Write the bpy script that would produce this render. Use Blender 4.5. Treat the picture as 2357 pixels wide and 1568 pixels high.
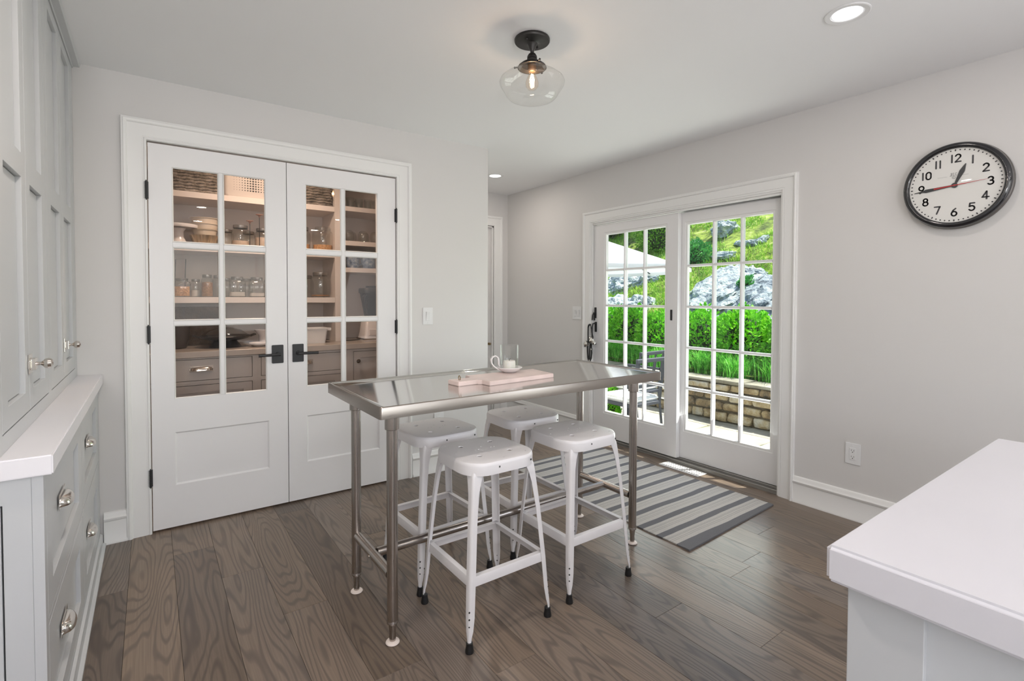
import bpy, bmesh, math, random
import numpy as np
from mathutils import Vector, Matrix, noise
from mathutils.geometry import delaunay_2d_cdt

random.seed(11)
for o in list(bpy.data.objects):
    bpy.data.objects.remove(o)
C = bpy.context.scene.collection
PI = math.pi

# ------------------------------------------------------------------ camera
cam_d = bpy.data.cameras.new('camera')
cam = bpy.data.objects.new('camera', cam_d)
C.objects.link(cam)
yaw, pit, rol = .6217, -.0244, .0023
cy, sy, cp, sp, cr, sr = math.cos(yaw), math.sin(yaw), math.cos(pit), math.sin(pit), math.cos(rol), math.sin(rol)
fw = Vector((sy * cp, cy * cp, sp))
rt = Vector((cy, -sy, 0))
up = rt.cross(fw)
r2 = cr * rt + sr * up
u2 = -sr * rt + cr * up
mw = Matrix.Identity(4)
for i in range(3):
    mw[i][0], mw[i][1], mw[i][2] = r2[i], u2[i], -fw[i]
mw[2][3] = 1.285
cam.matrix_world = mw
cam_d.sensor_width = 36
cam_d.lens = 17.75
cam_d.shift_y = -.0289
cam_d.clip_start = .03
cam_d.clip_end = 200
bpy.context.scene.camera = cam

# ------------------------------------------------------------------ world, sun, exposure
sc = bpy.context.scene
sc.cycles.transparent_max_bounces = 24
sc.view_settings.view_transform = 'Standard'
sc.view_settings.look = 'None'
sc.view_settings.exposure = 0.27
sc.view_settings.gamma = 1
sc.view_settings.use_curve_mapping = False
world = bpy.data.worlds.new('world')
sc.world = world
world.use_nodes = True
wn = world.node_tree
sky = wn.nodes.new('ShaderNodeTexSky')
sky.sky_type = 'NISHITA'
sky.sun_disc = False
sky.sun_elevation = math.radians(62)
sky.sun_rotation = math.radians(125)
bg = wn.nodes['Background']
bg.inputs['Strength'].default_value = .30
wn.links.new(sky.outputs[0], bg.inputs[0])
sun_d = bpy.data.lights.new('sun', 'SUN')
sun_d.energy = 8.8
sun_d.angle = math.radians(.6)
sun_d.color = (1, .96, .88)
sun = bpy.data.objects.new('sun', sun_d)
C.objects.link(sun)
sun.rotation_euler = Vector((.40, -.28, 1)).to_track_quat('Z', 'Y').to_euler()


def area(name, loc, size, power, color, direction=(0, 0, -1), size_y=None, disk=False):
    d = bpy.data.lights.new(name, 'AREA')
    d.energy = power
    d.color = color
    d.size = size
    if disk:
        d.shape = 'DISK'
    elif size_y:
        d.shape = 'RECTANGLE'
        d.size_y = size_y
    o = bpy.data.objects.new(name, d)
    C.objects.link(o)
    o.location = loc
    o.rotation_euler = Vector(direction).to_track_quat('-Z', 'Y').to_euler()
    return o


# added fill lamps at three invented windows behind the camera
XW0 = 3.325
area('rear_fill', (1.0, -3.10, 1.5), 2.2, 26, (.97, .98, 1), (0, 1, .25), 1.3)
area('rear_fill', (-.80, -1.6, 1.55), 1.5, 5, (.97, .98, 1), (1, .15, .2), 1.2)
area('rear_fill', (XW0 - .06, -1.5, 1.5), 1.9, 16, (.98, .98, 1), (-1, .45, .30), 1.2)
# added fill lamp outside the garden door, tilted up to brighten ceiling and walls
area('door_fill', (3.60, 2.5, .75), 1.6, 19, (.95, 1, .96), (-1, 0, .55), 1.0)

# added fill lamp aimed up at the ceiling, to even the brightness
area('ceiling_fill', (-.45, -2.2, 1.5), .4, 46, (1, .975, 1), (.05, .60, 1))
CEIL = 2.46
DOWNLIGHTS = [(2.344, .91, 3), (2.70, 4.05, 3.5), (.20, 1.35, 9), (.55, -.9, 2.5), (2.3, -.9, 2.5), (.6, -2.3, 5), (2.3, -2.3, 5)]  # third one is added out of view to brighten the left counter
WARM = (1, .90, .82)
for lx, ly, lp in DOWNLIGHTS:
    area('downlight_lamp', (lx, ly, CEIL - .012), .11, lp, WARM, (0, 0, -1), disk=True)
area('pantry_lamp', (.75, 3.80, CEIL - .03), .22, 12, (1, .74, .56), (0, .15, -1), disk=True)

# ------------------------------------------------------------------ materials
MATS = {}


def mat(name, col=(.8, .8, .8), rough=.5, metal=0., spec=None, coat=0., noise_amt=0., nscale=8., bump=0., bscale=60., emis=None, estr=0., sss=0.):
    if name in MATS:
        return MATS[name]
    m = bpy.data.materials.new(name)
    m.use_nodes = True
    nt = m.node_tree
    b = nt.nodes['Principled BSDF']
    b.inputs['Base Color'].default_value = (*col, 1)
    b.inputs['Roughness'].default_value = rough
    b.inputs['Metallic'].default_value = metal
    if spec is not None:
        b.inputs['Specular IOR Level'].default_value = spec
    if coat:
        b.inputs['Coat Weight'].default_value = coat
        b.inputs['Coat Roughness'].default_value = .08
    if sss:
        b.inputs['Subsurface Weight'].default_value = sss
        b.inputs['Subsurface Radius'].default_value = (.02, .015, .01)
    if noise_amt:
        n = nt.nodes.new('ShaderNodeTexNoise')
        n.inputs['Scale'].default_value = nscale
        n.inputs['Detail'].default_value = 6
        tc = nt.nodes.new('ShaderNodeTexCoord')
        nt.links.new(tc.outputs['Object'], n.inputs['Vector'])
        r = nt.nodes.new('ShaderNodeValToRGB')
        r.color_ramp.elements[0].position = .3
        r.color_ramp.elements[1].position = .7
        a = noise_amt
        r.color_ramp.elements[0].color = (*[c * (1 - a) for c in col], 1)
        r.color_ramp.elements[1].color = (*[min(1, c * (1 + a)) for c in col], 1)
        nt.links.new(n.outputs['Fac'], r.inputs[0])
        nt.links.new(r.outputs[0], b.inputs['Base Color'])
    if bump:
        n = nt.nodes.new('ShaderNodeTexNoise')
        n.inputs['Scale'].default_value = bscale
        n.inputs['Detail'].default_value = 4
        tc = nt.nodes.new('ShaderNodeTexCoord')
        nt.links.new(tc.outputs['Object'], n.inputs['Vector'])
        bp = nt.nodes.new('ShaderNodeBump')
        bp.inputs['Strength'].default_value = bump
        bp.inputs['Distance'].default_value = .005
        nt.links.new(n.outputs['Fac'], bp.inputs['Height'])
        nt.links.new(bp.outputs[0], b.inputs['Normal'])
    if emis:
        b.inputs['Emission Color'].default_value = (*emis, 1)
        b.inputs['Emission Strength'].default_value = estr
    MATS[name] = m
    return m


def glass_mat(name, tint=(1, 1, 1), ior=1.45, rough=0., gain=1.):
    m = bpy.data.materials.new(name)
    m.use_nodes = True
    nt = m.node_tree
    nt.nodes.clear()
    out = nt.nodes.new('ShaderNodeOutputMaterial')
    mix = nt.nodes.new('ShaderNodeMixShader')
    tr = nt.nodes.new('ShaderNodeBsdfTransparent')
    tr.inputs[0].default_value = (*tint, 1)
    gl = nt.nodes.new('ShaderNodeBsdfGlossy')
    gl.inputs['Roughness'].default_value = rough
    fr = nt.nodes.new('ShaderNodeLayerWeight')
    fr.inputs['Blend'].default_value = .5
    pw = nt.nodes.new('ShaderNodeMath')
    pw.operation = 'POWER'
    pw.inputs[1].default_value = 4.5
    nt.links.new(fr.outputs['Facing'], pw.inputs[0])
    f0 = ((ior - 1) / (ior + 1)) ** 2 * gain
    mm = nt.nodes.new('ShaderNodeMath')
    mm.operation = 'MULTIPLY_ADD'
    mm.inputs[1].default_value = .55
    mm.inputs[2].default_value = f0
    mm.use_clamp = True
    nt.links.new(pw.outputs[0], mm.inputs[0])
    f = mm.outputs[0]
    nt.links.new(f, mix.inputs[0])
    nt.links.new(tr.outputs[0], mix.inputs[1])
    nt.links.new(gl.outputs[0], mix.inputs[2])
    nt.links.new(mix.outputs[0], out.inputs[0])
    MATS[name] = m
    return m


wall_m = mat('wall_paint', (.68, .665, .65), .65, bump=.03, bscale=220)
ceil_m = mat('ceiling_paint', (.88, .88, .885), .8)
trim_m = mat('trim_paint', (.83, .825, .81), .38)
door_m = mat('door_paint', (.81, .80, .80), .36)
cab_m = mat('cabinet_paint', (.57, .58, .59), .33)
pcab_m = mat('pantry_cabinet_paint', (.50, .47, .45), .4)
pwall_m = mat('pantry_paint', (.60, .55, .51), .6)
shelf_m = mat('shelf_paint', (.72, .66, .62), .45)
dark_m = mat('dark_gap', (.03, .03, .03), .8)
black_m = mat('black_metal', (.018, .018, .02), .42)
bronze_m = mat('dark_bronze', (.045, .042, .04), .38, metal=.6)
nickel_m = mat('polished_nickel', (.72, .68, .64), .16, metal=1)
chrome_m = mat('silver_bell', (.8, .78, .74), .15, metal=1)
rubber_m = mat('black_rubber', (.01, .01, .011), .45)
stool_m = mat('white_enamel', (.80, .78, .79), .33, coat=.15)
plastic_m = mat('white_plastic', (.78, .78, .78), .35)
slot_m = mat('dark_slot', (.03, .03, .03), .6)
quartz_m = mat('white_quartz', (.68, .665, .70), .22, noise_amt=.02, nscale=2.2)
glide_m = mat('nylon_glide', (.82, .72, .66), .5)
leather_m = mat('black_leather', (.014, .014, .016), .35)
wick_m = mat('burnt_wick', (.02, .018, .015), .9)
wax_m = mat('white_wax', (.86, .83, .78), .5, sss=.3)
ceramic_m = mat('white_ceramic', (.78, .75, .75), .2, coat=.3)
alu_m = mat('grey_aluminium', (.32, .31, .29), .42, metal=.5)
glass = glass_mat('window_glass', (.985, 1, .99), 1.38)
pglass = glass_mat('pantry_glass', (.97, .96, .95), 1.45, gain=.45)
jar_glass = glass_mat('jar_glass', (.93, .94, .93), 1.5, gain=2.2)
globe_glass = glass_mat('lamp_glass', (.985, .985, .98), 1.45, gain=1.3)


def wood_floor():
    m = bpy.data.materials.new('oak_plank')
    m.use_nodes = True
    nt = m.node_tree
    b = nt.nodes['Principled BSDF']
    N = nt.nodes.new
    L = nt.links.new
    oi = N('ShaderNodeObjectInfo')
    geo = N('ShaderNodeNewGeometry')
    sepr = N('ShaderNodeMath'); sepr.operation = 'MULTIPLY'; sepr.inputs[1].default_value = 37.0
    L(oi.outputs['Random'], sepr.inputs[0])
    cmb = N('ShaderNodeCombineXYZ')
    L(sepr.outputs[0], cmb.inputs[0]); L(sepr.outputs[0], cmb.inputs[2])
    add = N('ShaderNodeVectorMath'); add.operation = 'ADD'
    L(geo.outputs['Position'], add.inputs[0]); L(cmb.outputs[0], add.inputs[1])
    mp = N('ShaderNodeMapping'); mp.inputs['Scale'].default_value = (5.0, .62, 1)
    L(add.outputs[0], mp.inputs[0])
    n1 = N('ShaderNodeTexNoise'); n1.inputs['Scale'].default_value = 1.0; n1.inputs['Detail'].default_value = 2.2; n1.inputs['Roughness'].default_value = .42
    L(mp.outputs[0], n1.inputs['Vector'])
    mul = N('ShaderNodeMath'); mul.operation = 'MULTIPLY'; mul.inputs[1].default_value = 185
    L(n1.outputs['Fac'], mul.inputs[0])
    sn = N('ShaderNodeMath'); sn.operation = 'SINE'
    L(mul.outputs[0], sn.inputs[0])
    mp2 = N('ShaderNodeMapping'); mp2.inputs['Scale'].default_value = (160, 3.5, 1)
    L(add.outputs[0], mp2.inputs[0])
    n2 = N('ShaderNodeTexNoise'); n2.inputs['Scale'].default_value = 1.0; n2.inputs['Detail'].default_value = 3
    L(mp2.outputs[0], n2.inputs['Vector'])
    # rings + fine fibre
    mr = N('ShaderNodeMapRange'); mr.inputs[1].default_value = .1; mr.inputs[2].default_value = 1; mr.inputs[3].default_value = 0; mr.inputs[4].default_value = 1
    L(sn.outputs[0], mr.inputs[0])
    m2 = N('ShaderNodeMath'); m2.operation = 'MULTIPLY'
    L(mr.outputs[0], m2.inputs[0]); L(n2.outputs['Fac'], m2.inputs[1])
    ramp = N('ShaderNodeValToRGB')
    ramp.color_ramp.elements[0].position = 0.0
    ramp.color_ramp.elements[1].position = .62
    ramp.color_ramp.elements[0].color = (.198, .155, .122, 1)
    ramp.color_ramp.elements[1].color = (.112, .088, .074, 1)
    L(m2.outputs[0], ramp.inputs[0])
    # broad tone variation
    n3 = N('ShaderNodeTexNoise'); n3.inputs['Scale'].default_value = .9; n3.inputs['Detail'].default_value = 2
    L(mp.outputs[0], n3.inputs['Vector'])
    hsv = N('ShaderNodeHueSaturation')
    v = N('ShaderNodeMapRange'); v.inputs[3].default_value = .78; v.inputs[4].default_value = 1.22
    L(oi.outputs['Random'], v.inputs[0])
    v2 = N('ShaderNodeMapRange'); v2.inputs[1].default_value = .3; v2.inputs[2].default_value = .7; v2.inputs[3].default_value = .88; v2.inputs[4].default_value = 1.14
    L(n3.outputs['Fac'], v2.inputs[0])
    vm = N('ShaderNodeMath'); vm.operation = 'MULTIPLY'
    L(v.outputs[0], vm.inputs[0]); L(v2.outputs[0], vm.inputs[1])
    L(vm.outputs[0], hsv.inputs['Value'])
    fr_ = N('ShaderNodeMath'); fr_.operation = 'MULTIPLY'; fr_.inputs[1].default_value = 7.3
    L(oi.outputs['Random'], fr_.inputs[0])
    fr2 = N('ShaderNodeMath'); fr2.operation = 'FRACT'
    L(fr_.outputs[0], fr2.inputs[0])
    tint = N('ShaderNodeMixRGB')
    tint.inputs[1].default_value = (.95, .985, 1.04, 1)
    tint.inputs[2].default_value = (1.05, 1.0, .93, 1)
    L(fr2.outputs[0], tint.inputs[0])
    tm = N('ShaderNodeMixRGB'); tm.blend_type = 'MULTIPLY'; tm.inputs[0].default_value = 1
    L(ramp.outputs[0], tm.inputs[1]); L(tint.outputs[0], tm.inputs[2])
    fib = N('ShaderNodeMapRange'); fib.inputs[1].default_value = .3; fib.inputs[2].default_value = .7; fib.inputs[3].default_value = .84; fib.inputs[4].default_value = 1.12
    L(n2.outputs['Fac'], fib.inputs[0])
    fm = N('ShaderNodeVectorMath'); fm.operation = 'SCALE'
    L(tm.outputs[0], fm.inputs[0]); L(fib.outputs[0], fm.inputs['Scale'])
    L(fm.outputs[0], hsv.inputs['Color'])
    L(hsv.outputs[0], b.inputs['Base Color'])
    b.inputs['Roughness'].default_value = .30
    b.inputs['Specular IOR Level'].default_value = .38
    bp = N('ShaderNodeBump'); bp.inputs['Strength'].default_value = .12; bp.inputs['Distance'].default_value = .002
    L(m2.outputs[0], bp.inputs['Height'])
    L(bp.outputs[0], b.inputs['Normal'])
    return m


plank_m = wood_floor()


def steel(name, col, rough, scl):
    m = mat(name, col, rough, metal=1)
    nt = m.node_tree
    b = nt.nodes['Principled BSDF']
    tc = nt.nodes.new('ShaderNodeTexCoord')
    mp = nt.nodes.new('ShaderNodeMapping')
    mp.inputs['Scale'].default_value = scl
    n = nt.nodes.new('ShaderNodeTexNoise')
    n.inputs['Scale'].default_value = 1
    n.inputs['Detail'].default_value = 3
    nt.links.new(tc.outputs['Object'], mp.inputs[0])
    nt.links.new(mp.outputs[0], n.inputs['Vector'])
    mr = nt.nodes.new('ShaderNodeMapRange')
    mr.inputs[3].default_value = rough * .75
    mr.inputs[4].default_value = rough * 1.3
    nt.links.new(n.outputs['Fac'], mr.inputs[0])
    nt.links.new(mr.outputs[0], b.inputs['Roughness'])
    return m


steel_top = steel('stainless_top', (.60, .59, .57), .10, (2, 60, 1))
steel_skirt = steel('stainless_skirt', (.34, .305, .275), .30, (3, 3, 120))  # darker, browner than the top: colour imitates the dark floor's reflection
steel_leg = steel('stainless_leg', (.46, .42, .39), .25, (60, 60, 2))
steel_rail = steel('stainless_rail', (.46, .42, .39), .25, (5, 5, 70))


def rug_mat():
    m = bpy.data.materials.new('rug_weave')
    m.use_nodes = True
    nt = m.node_tree
    b = nt.nodes['Principled BSDF']
    N = nt.nodes.new
    L = nt.links.new
    tc = N('ShaderNodeTexCoord')
    sep = N('ShaderNodeSeparateXYZ')
    nz = N('ShaderNodeTexNoise'); nz.inputs['Scale'].default_value = 3.5
    L(tc.outputs['Object'], nz.inputs['Vector'])
    L(tc.outputs['Object'], sep.inputs[0])
    w = N('ShaderNodeMath'); w.operation = 'MULTIPLY_ADD'; w.inputs[1].default_value = .022; w.inputs[2].default_value = -.011
    L(nz.outputs['Fac'], w.inputs[0])
    y = N('ShaderNodeMath'); y.operation = 'ADD'
    L(sep.outputs[1], y.inputs[0]); L(w.outputs[0], y.inputs[1])

    def math_(op, a, bb, c=None):
        n = N('ShaderNodeMath'); n.operation = op
        for i, q in enumerate((a, bb, c)):
            if q is None:
                continue
            if isinstance(q, (int, float)):
                n.inputs[i].default_value = q
            else:
                L(q, n.inputs[i])
        return n.outputs[0]
    # y from 0 (near hem) ; border 0-.075 ; then period .1305 : cream .088 , grey .0425
    t = math_('SUBTRACT', y.outputs[0], .078)
    ph = math_('MODULO', math_('ADD', t, 1.305), .1305)
    grey = math_('GREATER_THAN', ph, .088)
    border = math_('LESS_THAN', t, 0)
    border2 = math_('GREATER_THAN', t, 1.48)
    g = math_('MAXIMUM', math_('MAXIMUM', grey, border), border2)
    # thin lines inside the cream bands
    lines = None
    for c in (.030, .042, .058, .066):
        d = math_('ABSOLUTE', math_('SUBTRACT', ph, c), 0)
        l = math_('LESS_THAN', d, .0014)
        lines = l if lines is None else math_('MAXIMUM', lines, l)
    lf = math_('MULTIPLY', lines, .6)
    f = math_('MAXIMUM', g, lf)
    mix = N('ShaderNodeMixRGB')
    mix.inputs[1].default_value = (.60, .575, .54, 1)
    mix.inputs[2].default_value = (.20, .20, .212, 1)
    L(f, mix.inputs[0])
    n2 = N('ShaderNodeTexNoise'); n2.inputs['Scale'].default_value = 240
    L(tc.outputs['Object'], n2.inputs['Vector'])
    mx = N('ShaderNodeMixRGB'); mx.blend_type = 'MULTIPLY'; mx.inputs[0].default_value = .25
    L(mix.outputs[0], mx.inputs[1]); L(n2.outputs['Fac'], mx.inputs[2])
    L(mx.outputs[0], b.inputs['Base Color'])
    b.inputs['Roughness'].default_value = .95
    b.inputs['Specular IOR Level'].default_value = .1
    wv = N('ShaderNodeTexWave'); wv.bands_direction = 'Y'; wv.inputs['Scale'].default_value = 90
    L(tc.outputs['Object'], wv.inputs['Vector'])
    bp = N('ShaderNodeBump'); bp.inputs['Strength'].default_value = .5; bp.inputs['Distance'].default_value = .002
    L(wv.outputs['Fac'], bp.inputs['Height']); L(bp.outputs[0], b.inputs['Normal'])
    return m


def varied(name, cols, scale=3., rough=.85, detail=6, bump=.5, bscale=14, objrand=0.):
    m = bpy.data.materials.new(name)
    m.use_nodes = True
    nt = m.node_tree
    b = nt.nodes['Principled BSDF']
    b.inputs['Roughness'].default_value = rough
    b.inputs['Specular IOR Level'].default_value = .2
    tc = nt.nodes.new('ShaderNodeNewGeometry')
    oi = nt.nodes.new('ShaderNodeObjectInfo')
    n = nt.nodes.new('ShaderNodeTexNoise')
    n.inputs['Scale'].default_value = scale
    n.inputs['Detail'].default_value = detail
    n.inputs['Roughness'].default_value = .65
    nt.links.new(tc.outputs['Position'], n.inputs['Vector'])
    r = nt.nodes.new('ShaderNodeValToRGB')
    k = len(cols)
    while len(r.color_ramp.elements) < k:
        r.color_ramp.elements.new(.5)
    for i, c in enumerate(cols):
        r.color_ramp.elements[i].position = .28 + .44 * i / (k - 1)
        r.color_ramp.elements[i].color = (*c, 1)
    fac = n.outputs['Fac']
    if objrand:
        ma = nt.nodes.new('ShaderNodeMath'); ma.operation = 'MULTIPLY_ADD'
        ma.inputs[1].default_value = objrand; ma.inputs[2].default_value = -objrand / 2
        nt.links.new(oi.outputs['Random'], ma.inputs[0])
        mb_ = nt.nodes.new('ShaderNodeMath'); mb_.operation = 'ADD'
        nt.links.new(ma.outputs[0], mb_.inputs[0]); nt.links.new(fac, mb_.inputs[1])
        fac = mb_.outputs[0]
    nt.links.new(fac, r.inputs[0])
    nt.links.new(r.outputs[0], b.inputs['Base Color'])
    if bump:
        n2 = nt.nodes.new('ShaderNodeTexNoise')
        n2.inputs['Scale'].default_value = bscale
        n2.inputs['Detail'].default_value = 8
        nt.links.new(tc.outputs['Position'], n2.inputs['Vector'])
        bp = nt.nodes.new('ShaderNodeBump')
        bp.inputs['Strength'].default_value = bump
        bp.inputs['Distance'].default_value = .04
        nt.links.new(n2.outputs['Fac'], bp.inputs['Height'])
        nt.links.new(bp.outputs[0], b.inputs['Normal'])
    MATS[name] = m
    return m


def leaf_mat(name, c1, c2, c3, scale=9.):
    m = varied(name, [c1, c2, c3], scale, .55, 3, 0)
    b = m.node_tree.nodes['Principled BSDF']
    nt = m.node_tree
    b.inputs['Specular IOR Level'].default_value = .25
    tr = nt.nodes.new('ShaderNodeBsdfTranslucent')
    mix = nt.nodes.new('ShaderNodeMixShader')
    mix.inputs[0].default_value = .22
    ramp = [n for n in nt.nodes if n.type == 'VALTORGB'][0]
    nt.links.new(ramp.outputs[0], tr.inputs[0])
    out = [n for n in nt.nodes if n.type == 'OUTPUT_MATERIAL'][0]
    nt.links.new(b.outputs[0], mix.inputs[1])
    nt.links.new(tr.outputs[0], mix.inputs[2])
    nt.links.new(mix.outputs[0], out.inputs[0])
    return m


rock_m = varied('lichen_rock', [(.05, .065, .08), (.24, .28, .30), (.42, .47, .44), (.74, .74, .66)], 6.5, .9, 12, 1.6, 16, .10)
wallstone_m = varied('wall_stone', [(.10, .09, .075), (.30, .22, .13), (.50, .40, .25), (.60, .56, .48)], 6., .9, 8, .9, 22, .28)
flag_m = varied('flagstone', [(.24, .22, .17), (.36, .34, .28), (.46, .43, .36)], 2.2, .85, 6, .3, 18, .25)
soil_m = varied('hill_soil', [(.03, .03, .015), (.09, .13, .03), (.24, .32, .05), (.46, .40, .26)], 3.2, .95, 9, .8, 12)
mortar_m = varied('mortar', [(.10, .085, .06), (.20, .17, .13)], 8., .95)
grass_m = leaf_mat('grass_blade', (.06, .20, .02), (.26, .52, .04), (.60, .68, .16), 2.4)
tall_grass_m = leaf_mat('tall_grass', (.03, .18, .02), (.14, .58, .05), (.50, .85, .22), 16.)
box_m = leaf_mat('boxwood_leaf', (.03, .20, .005), (.16, .58, .015), (.48, .88, .08), 14.)
juniper_m = leaf_mat('juniper_needle', (.015, .12, .03), (.05, .30, .06), (.16, .48, .10), 5.)
bush_m = leaf_mat('bush_leaf', (.05, .18, .01), (.17, .40, .03), (.42, .60, .10), 5.)
dark_leaf_m = leaf_mat('forest_leaf', (.008, .03, .01), (.03, .09, .02), (.07, .16, .04), 3.)
bark_m = varied('bark', [(.03, .025, .02), (.09, .07, .05)], 12., .95)


# ------------------------------------------------------------------ mesh helpers
class MB:
    def __init__(s):
        s.bm = bmesh.new()
        s.T = Matrix.Identity(4)

    def v(s, p):
        return s.bm.verts.new(s.T @ Vector(p))

    def face(s, vs):
        try:
            return s.bm.faces.new(vs)
        except ValueError:
            return None

    def box(s, x0, x1, y0, y1, z0, z1):
        vs = [s.v((x, y, z)) for x in (x0, x1) for y in (y0, y1) for z in (z0, z1)]
        for q in ((0, 1, 3, 2), (4, 6, 7, 5), (0, 4, 5, 1), (2, 3, 7, 6), (0, 2, 6, 4), (1, 5, 7, 3)):
            s.face([vs[i] for i in q])
        return s

    def rings(s, rings, closed=True, cap0=True, cap1=True, loop=False):
        vr = [[s.v(p) for p in r] for r in rings]
        n = len(vr[0])
        m = len(vr)
        for i in range(m if loop else m - 1):
            a, b = vr[i], vr[(i + 1) % m]
            for j in range(n if closed else n - 1):
                k = (j + 1) % n
                s.face([a[j], a[k], b[k], b[j]])
        if closed and not loop:
            if cap0:
                s.face(vr[0][::-1])
            if cap1:
                s.face(vr[-1])
        return s

    def lathe(s, prof, cen=(0, 0, 0), axis='z', n=24, cap0=False, cap1=False, arc=None):
        rs = []
        cx, cy_, cz = cen
        for r, h in prof:
            ring = []
            for k in range(n):
                a = 2 * PI * k / n
                c, d = max(r, 1e-5) * math.cos(a), max(r, 1e-5) * math.sin(a)
                if axis == 'z':
                    ring.append((cx + c, cy_ + d, cz + h))
                elif axis == 'x':
                    ring.append((cx + h, cy_ + c, cz + d))
                else:
                    ring.append((cx + c, cy_ + h, cz + d))
            rs.append(ring)
        s.rings(rs, True, cap0, cap1)
        return s

    def cyl(s, a, b, r, n=16, r2=None):
        return s.tube([a, b], [r, r if r2 is None else r2], n)

    def tube(s, pts, r, n=10, cap=True, loop=False, sq=None):
        pts = [Vector(p) for p in pts]
        m = len(pts)
        if not isinstance(r, (list, tuple)):
            r = [r] * m
        rs = []
        prev = None
        for i, p in enumerate(pts):
            if loop:
                d = (pts[(i + 1) % m] - pts[i - 1])
            else:
                d = pts[min(i + 1, m - 1)] - pts[max(i - 1, 0)]
            d.normalize()
            if prev is None:
                ref = Vector((0, 0, 1)) if abs(d.z) < .9 else Vector((1, 0, 0))
                u = d.cross(ref).normalized()
            else:
                u = prev - d * prev.dot(d)
                u.normalize()
            prev = u
            w = d.cross(u)
            k2 = 1 if sq is None else sq
            rs.append([p + (u * math.cos(2 * PI * k / n) * r[i] + w * math.sin(2 * PI * k / n) * r[i] * k2) for k in range(n)])
        s.rings(rs, True, cap, cap, loop)
        return s

    def ribbon(s, pts, wdir, w, t):
        # flat strap along pts ; wdir = width direction
        pts = [Vector(p) for p in pts]
        rs = []
        for i, p in enumerate(pts):
            d = (pts[min(i + 1, len(pts) - 1)] - pts[max(i - 1, 0)]).normalized()
            wd = Vector(wdir[i] if isinstance(wdir, list) else wdir)
            wd = (wd - d * wd.dot(d)).normalized()
            nn = d.cross(wd)
            rs.append([p + wd * a * w / 2 + nn * b_ * t / 2 for a, b_ in ((-1, -1), (1, -1), (1, 1), (-1, 1))])
        s.rings(rs)
        return s

    def prism(s, outline, z0, z1):
        a = [s.v((x, y, z0)) for x, y in outline]
        b = [s.v((x, y, z1)) for x, y in outline]
        s.face(a[::-1])
        s.face(b)
        n = len(a)
        for i in range(n):
            s.face([a[i], a[(i + 1) % n], b[(i + 1) % n], b[i]])
        return s

    def sphere(s, c, r, n=12, m=8, sc_=(1, 1, 1)):
        rs = []
        for i in range(m + 1):
            t = PI * i / m
            rr = max(math.sin(t), 1e-4) * r
            rs.append([(c[0] + rr * math.cos(2 * PI * k / n) * sc_[0], c[1] + rr * math.sin(2 * PI * k / n) * sc_[1], c[2] - math.cos(t) * r * sc_[2]) for k in range(n)])
        return s.rings(rs, True, True, True)

    def mesh(s, origin=(0, 0, 0), bevel=0., seg=1, smooth=32, name='mesh'):
        bm = s.bm
        bmesh.ops.remove_doubles(bm, verts=bm.verts, dist=1e-6)
        bmesh.ops.recalc_face_normals(bm, faces=bm.faces)
        if bevel:
            es = [e for e in bm.edges if len(e.link_faces) == 2 and e.calc_face_angle(0) > .6]
            bmesh.ops.bevel(bm, geom=es, offset=bevel, segments=seg, affect='EDGES', clamp_overlap=True)
        bmesh.ops.translate(bm, verts=bm.verts, vec=-Vector(origin))
        me = bpy.data.meshes.new(name)
        bm.to_mesh(me)
        bm.free()
        me.shade_smooth()
        me.set_sharp_from_angle(angle=math.radians(smooth))
        return me


ORIG = {}


def link(name, me, m, parent=None, origin=(0, 0, 0), label=None, kind=None):
    o = bpy.data.objects.new(name, me)
    C.objects.link(o)
    if m is not None and me is not None:
        me.materials.clear()
        me.materials.append(m)
    if parent is not None:
        o.parent = parent
        o.location = Vector(origin) - Vector(ORIG[parent])
    else:
        o.location = origin
    ORIG[o] = tuple(origin)
    if label:
        o['label'] = label
    if kind:
        o['kind'] = kind
    return o


def part(name, mb, m, parent, origin=None, bevel=0., seg=1, smooth=32, label=None, kind=None):
    if origin is None:
        origin = ORIG[parent]
    return link(name, mb.mesh(origin, bevel, seg, smooth, name), m, parent, origin, label, kind)


def tag(o, label, cat, group=None, kind=None):
    o['label'] = label
    o['category'] = cat
    if group:
        o['group'] = group
    if kind:
        o['kind'] = kind
    return o


def thing(name, label, cat, loc, group=None):
    o = link(name, None, None, None, loc)
    return tag(o, label, cat, group)


def single(name, mb, m, label, cat, loc, group=None, bevel=0., seg=1, smooth=32):
    o = link(name, mb.mesh(loc, bevel, seg, smooth, name), m, None, loc)
    return tag(o, label, cat, group)


def struct(name, mb, m, parent=None, origin=(0, 0, 0), bevel=0., smooth=32):
    if parent is not None:
        return part(name, mb, m, parent, None, bevel, 1, smooth)
    o = link(name, mb.mesh(origin, bevel, 1, smooth, name), m, None, origin)
    o['kind'] = 'structure'
    return o


def dup(root, loc, rotz=0., label=None, group=None):
    r = root.copy()
    C.objects.link(r)
    r.location = loc
    r.rotation_euler = (0, 0, rotz)
    if label:
        r['label'] = label
    if group:
        r['group'] = group
    for ch in list(root.children):
        c = ch.copy()
        C.objects.link(c)
        c.parent = r
        for g in ch.children:
            d = g.copy()
            C.objects.link(d)
            d.parent = c
    return r


def plane_T(kind, off):
    # maps (u, v, w) : w = height out of the surface
    if kind == 'y-':    # surface faces -y
        return Matrix(((1, 0, 0, 0), (0, 0, -1, off), (0, 1, 0, 0), (0, 0, 0, 1)))
    if kind == 'x-':    # surface faces -x
        return Matrix(((0, 0, -1, off), (1, 0, 0, 0), (0, 1, 0, 0), (0, 0, 0, 1)))
    if kind == 'x+':
        return Matrix(((0, 0, 1, off), (1, 0, 0, 0), (0, 1, 0, 0), (0, 0, 0, 1)))


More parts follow.
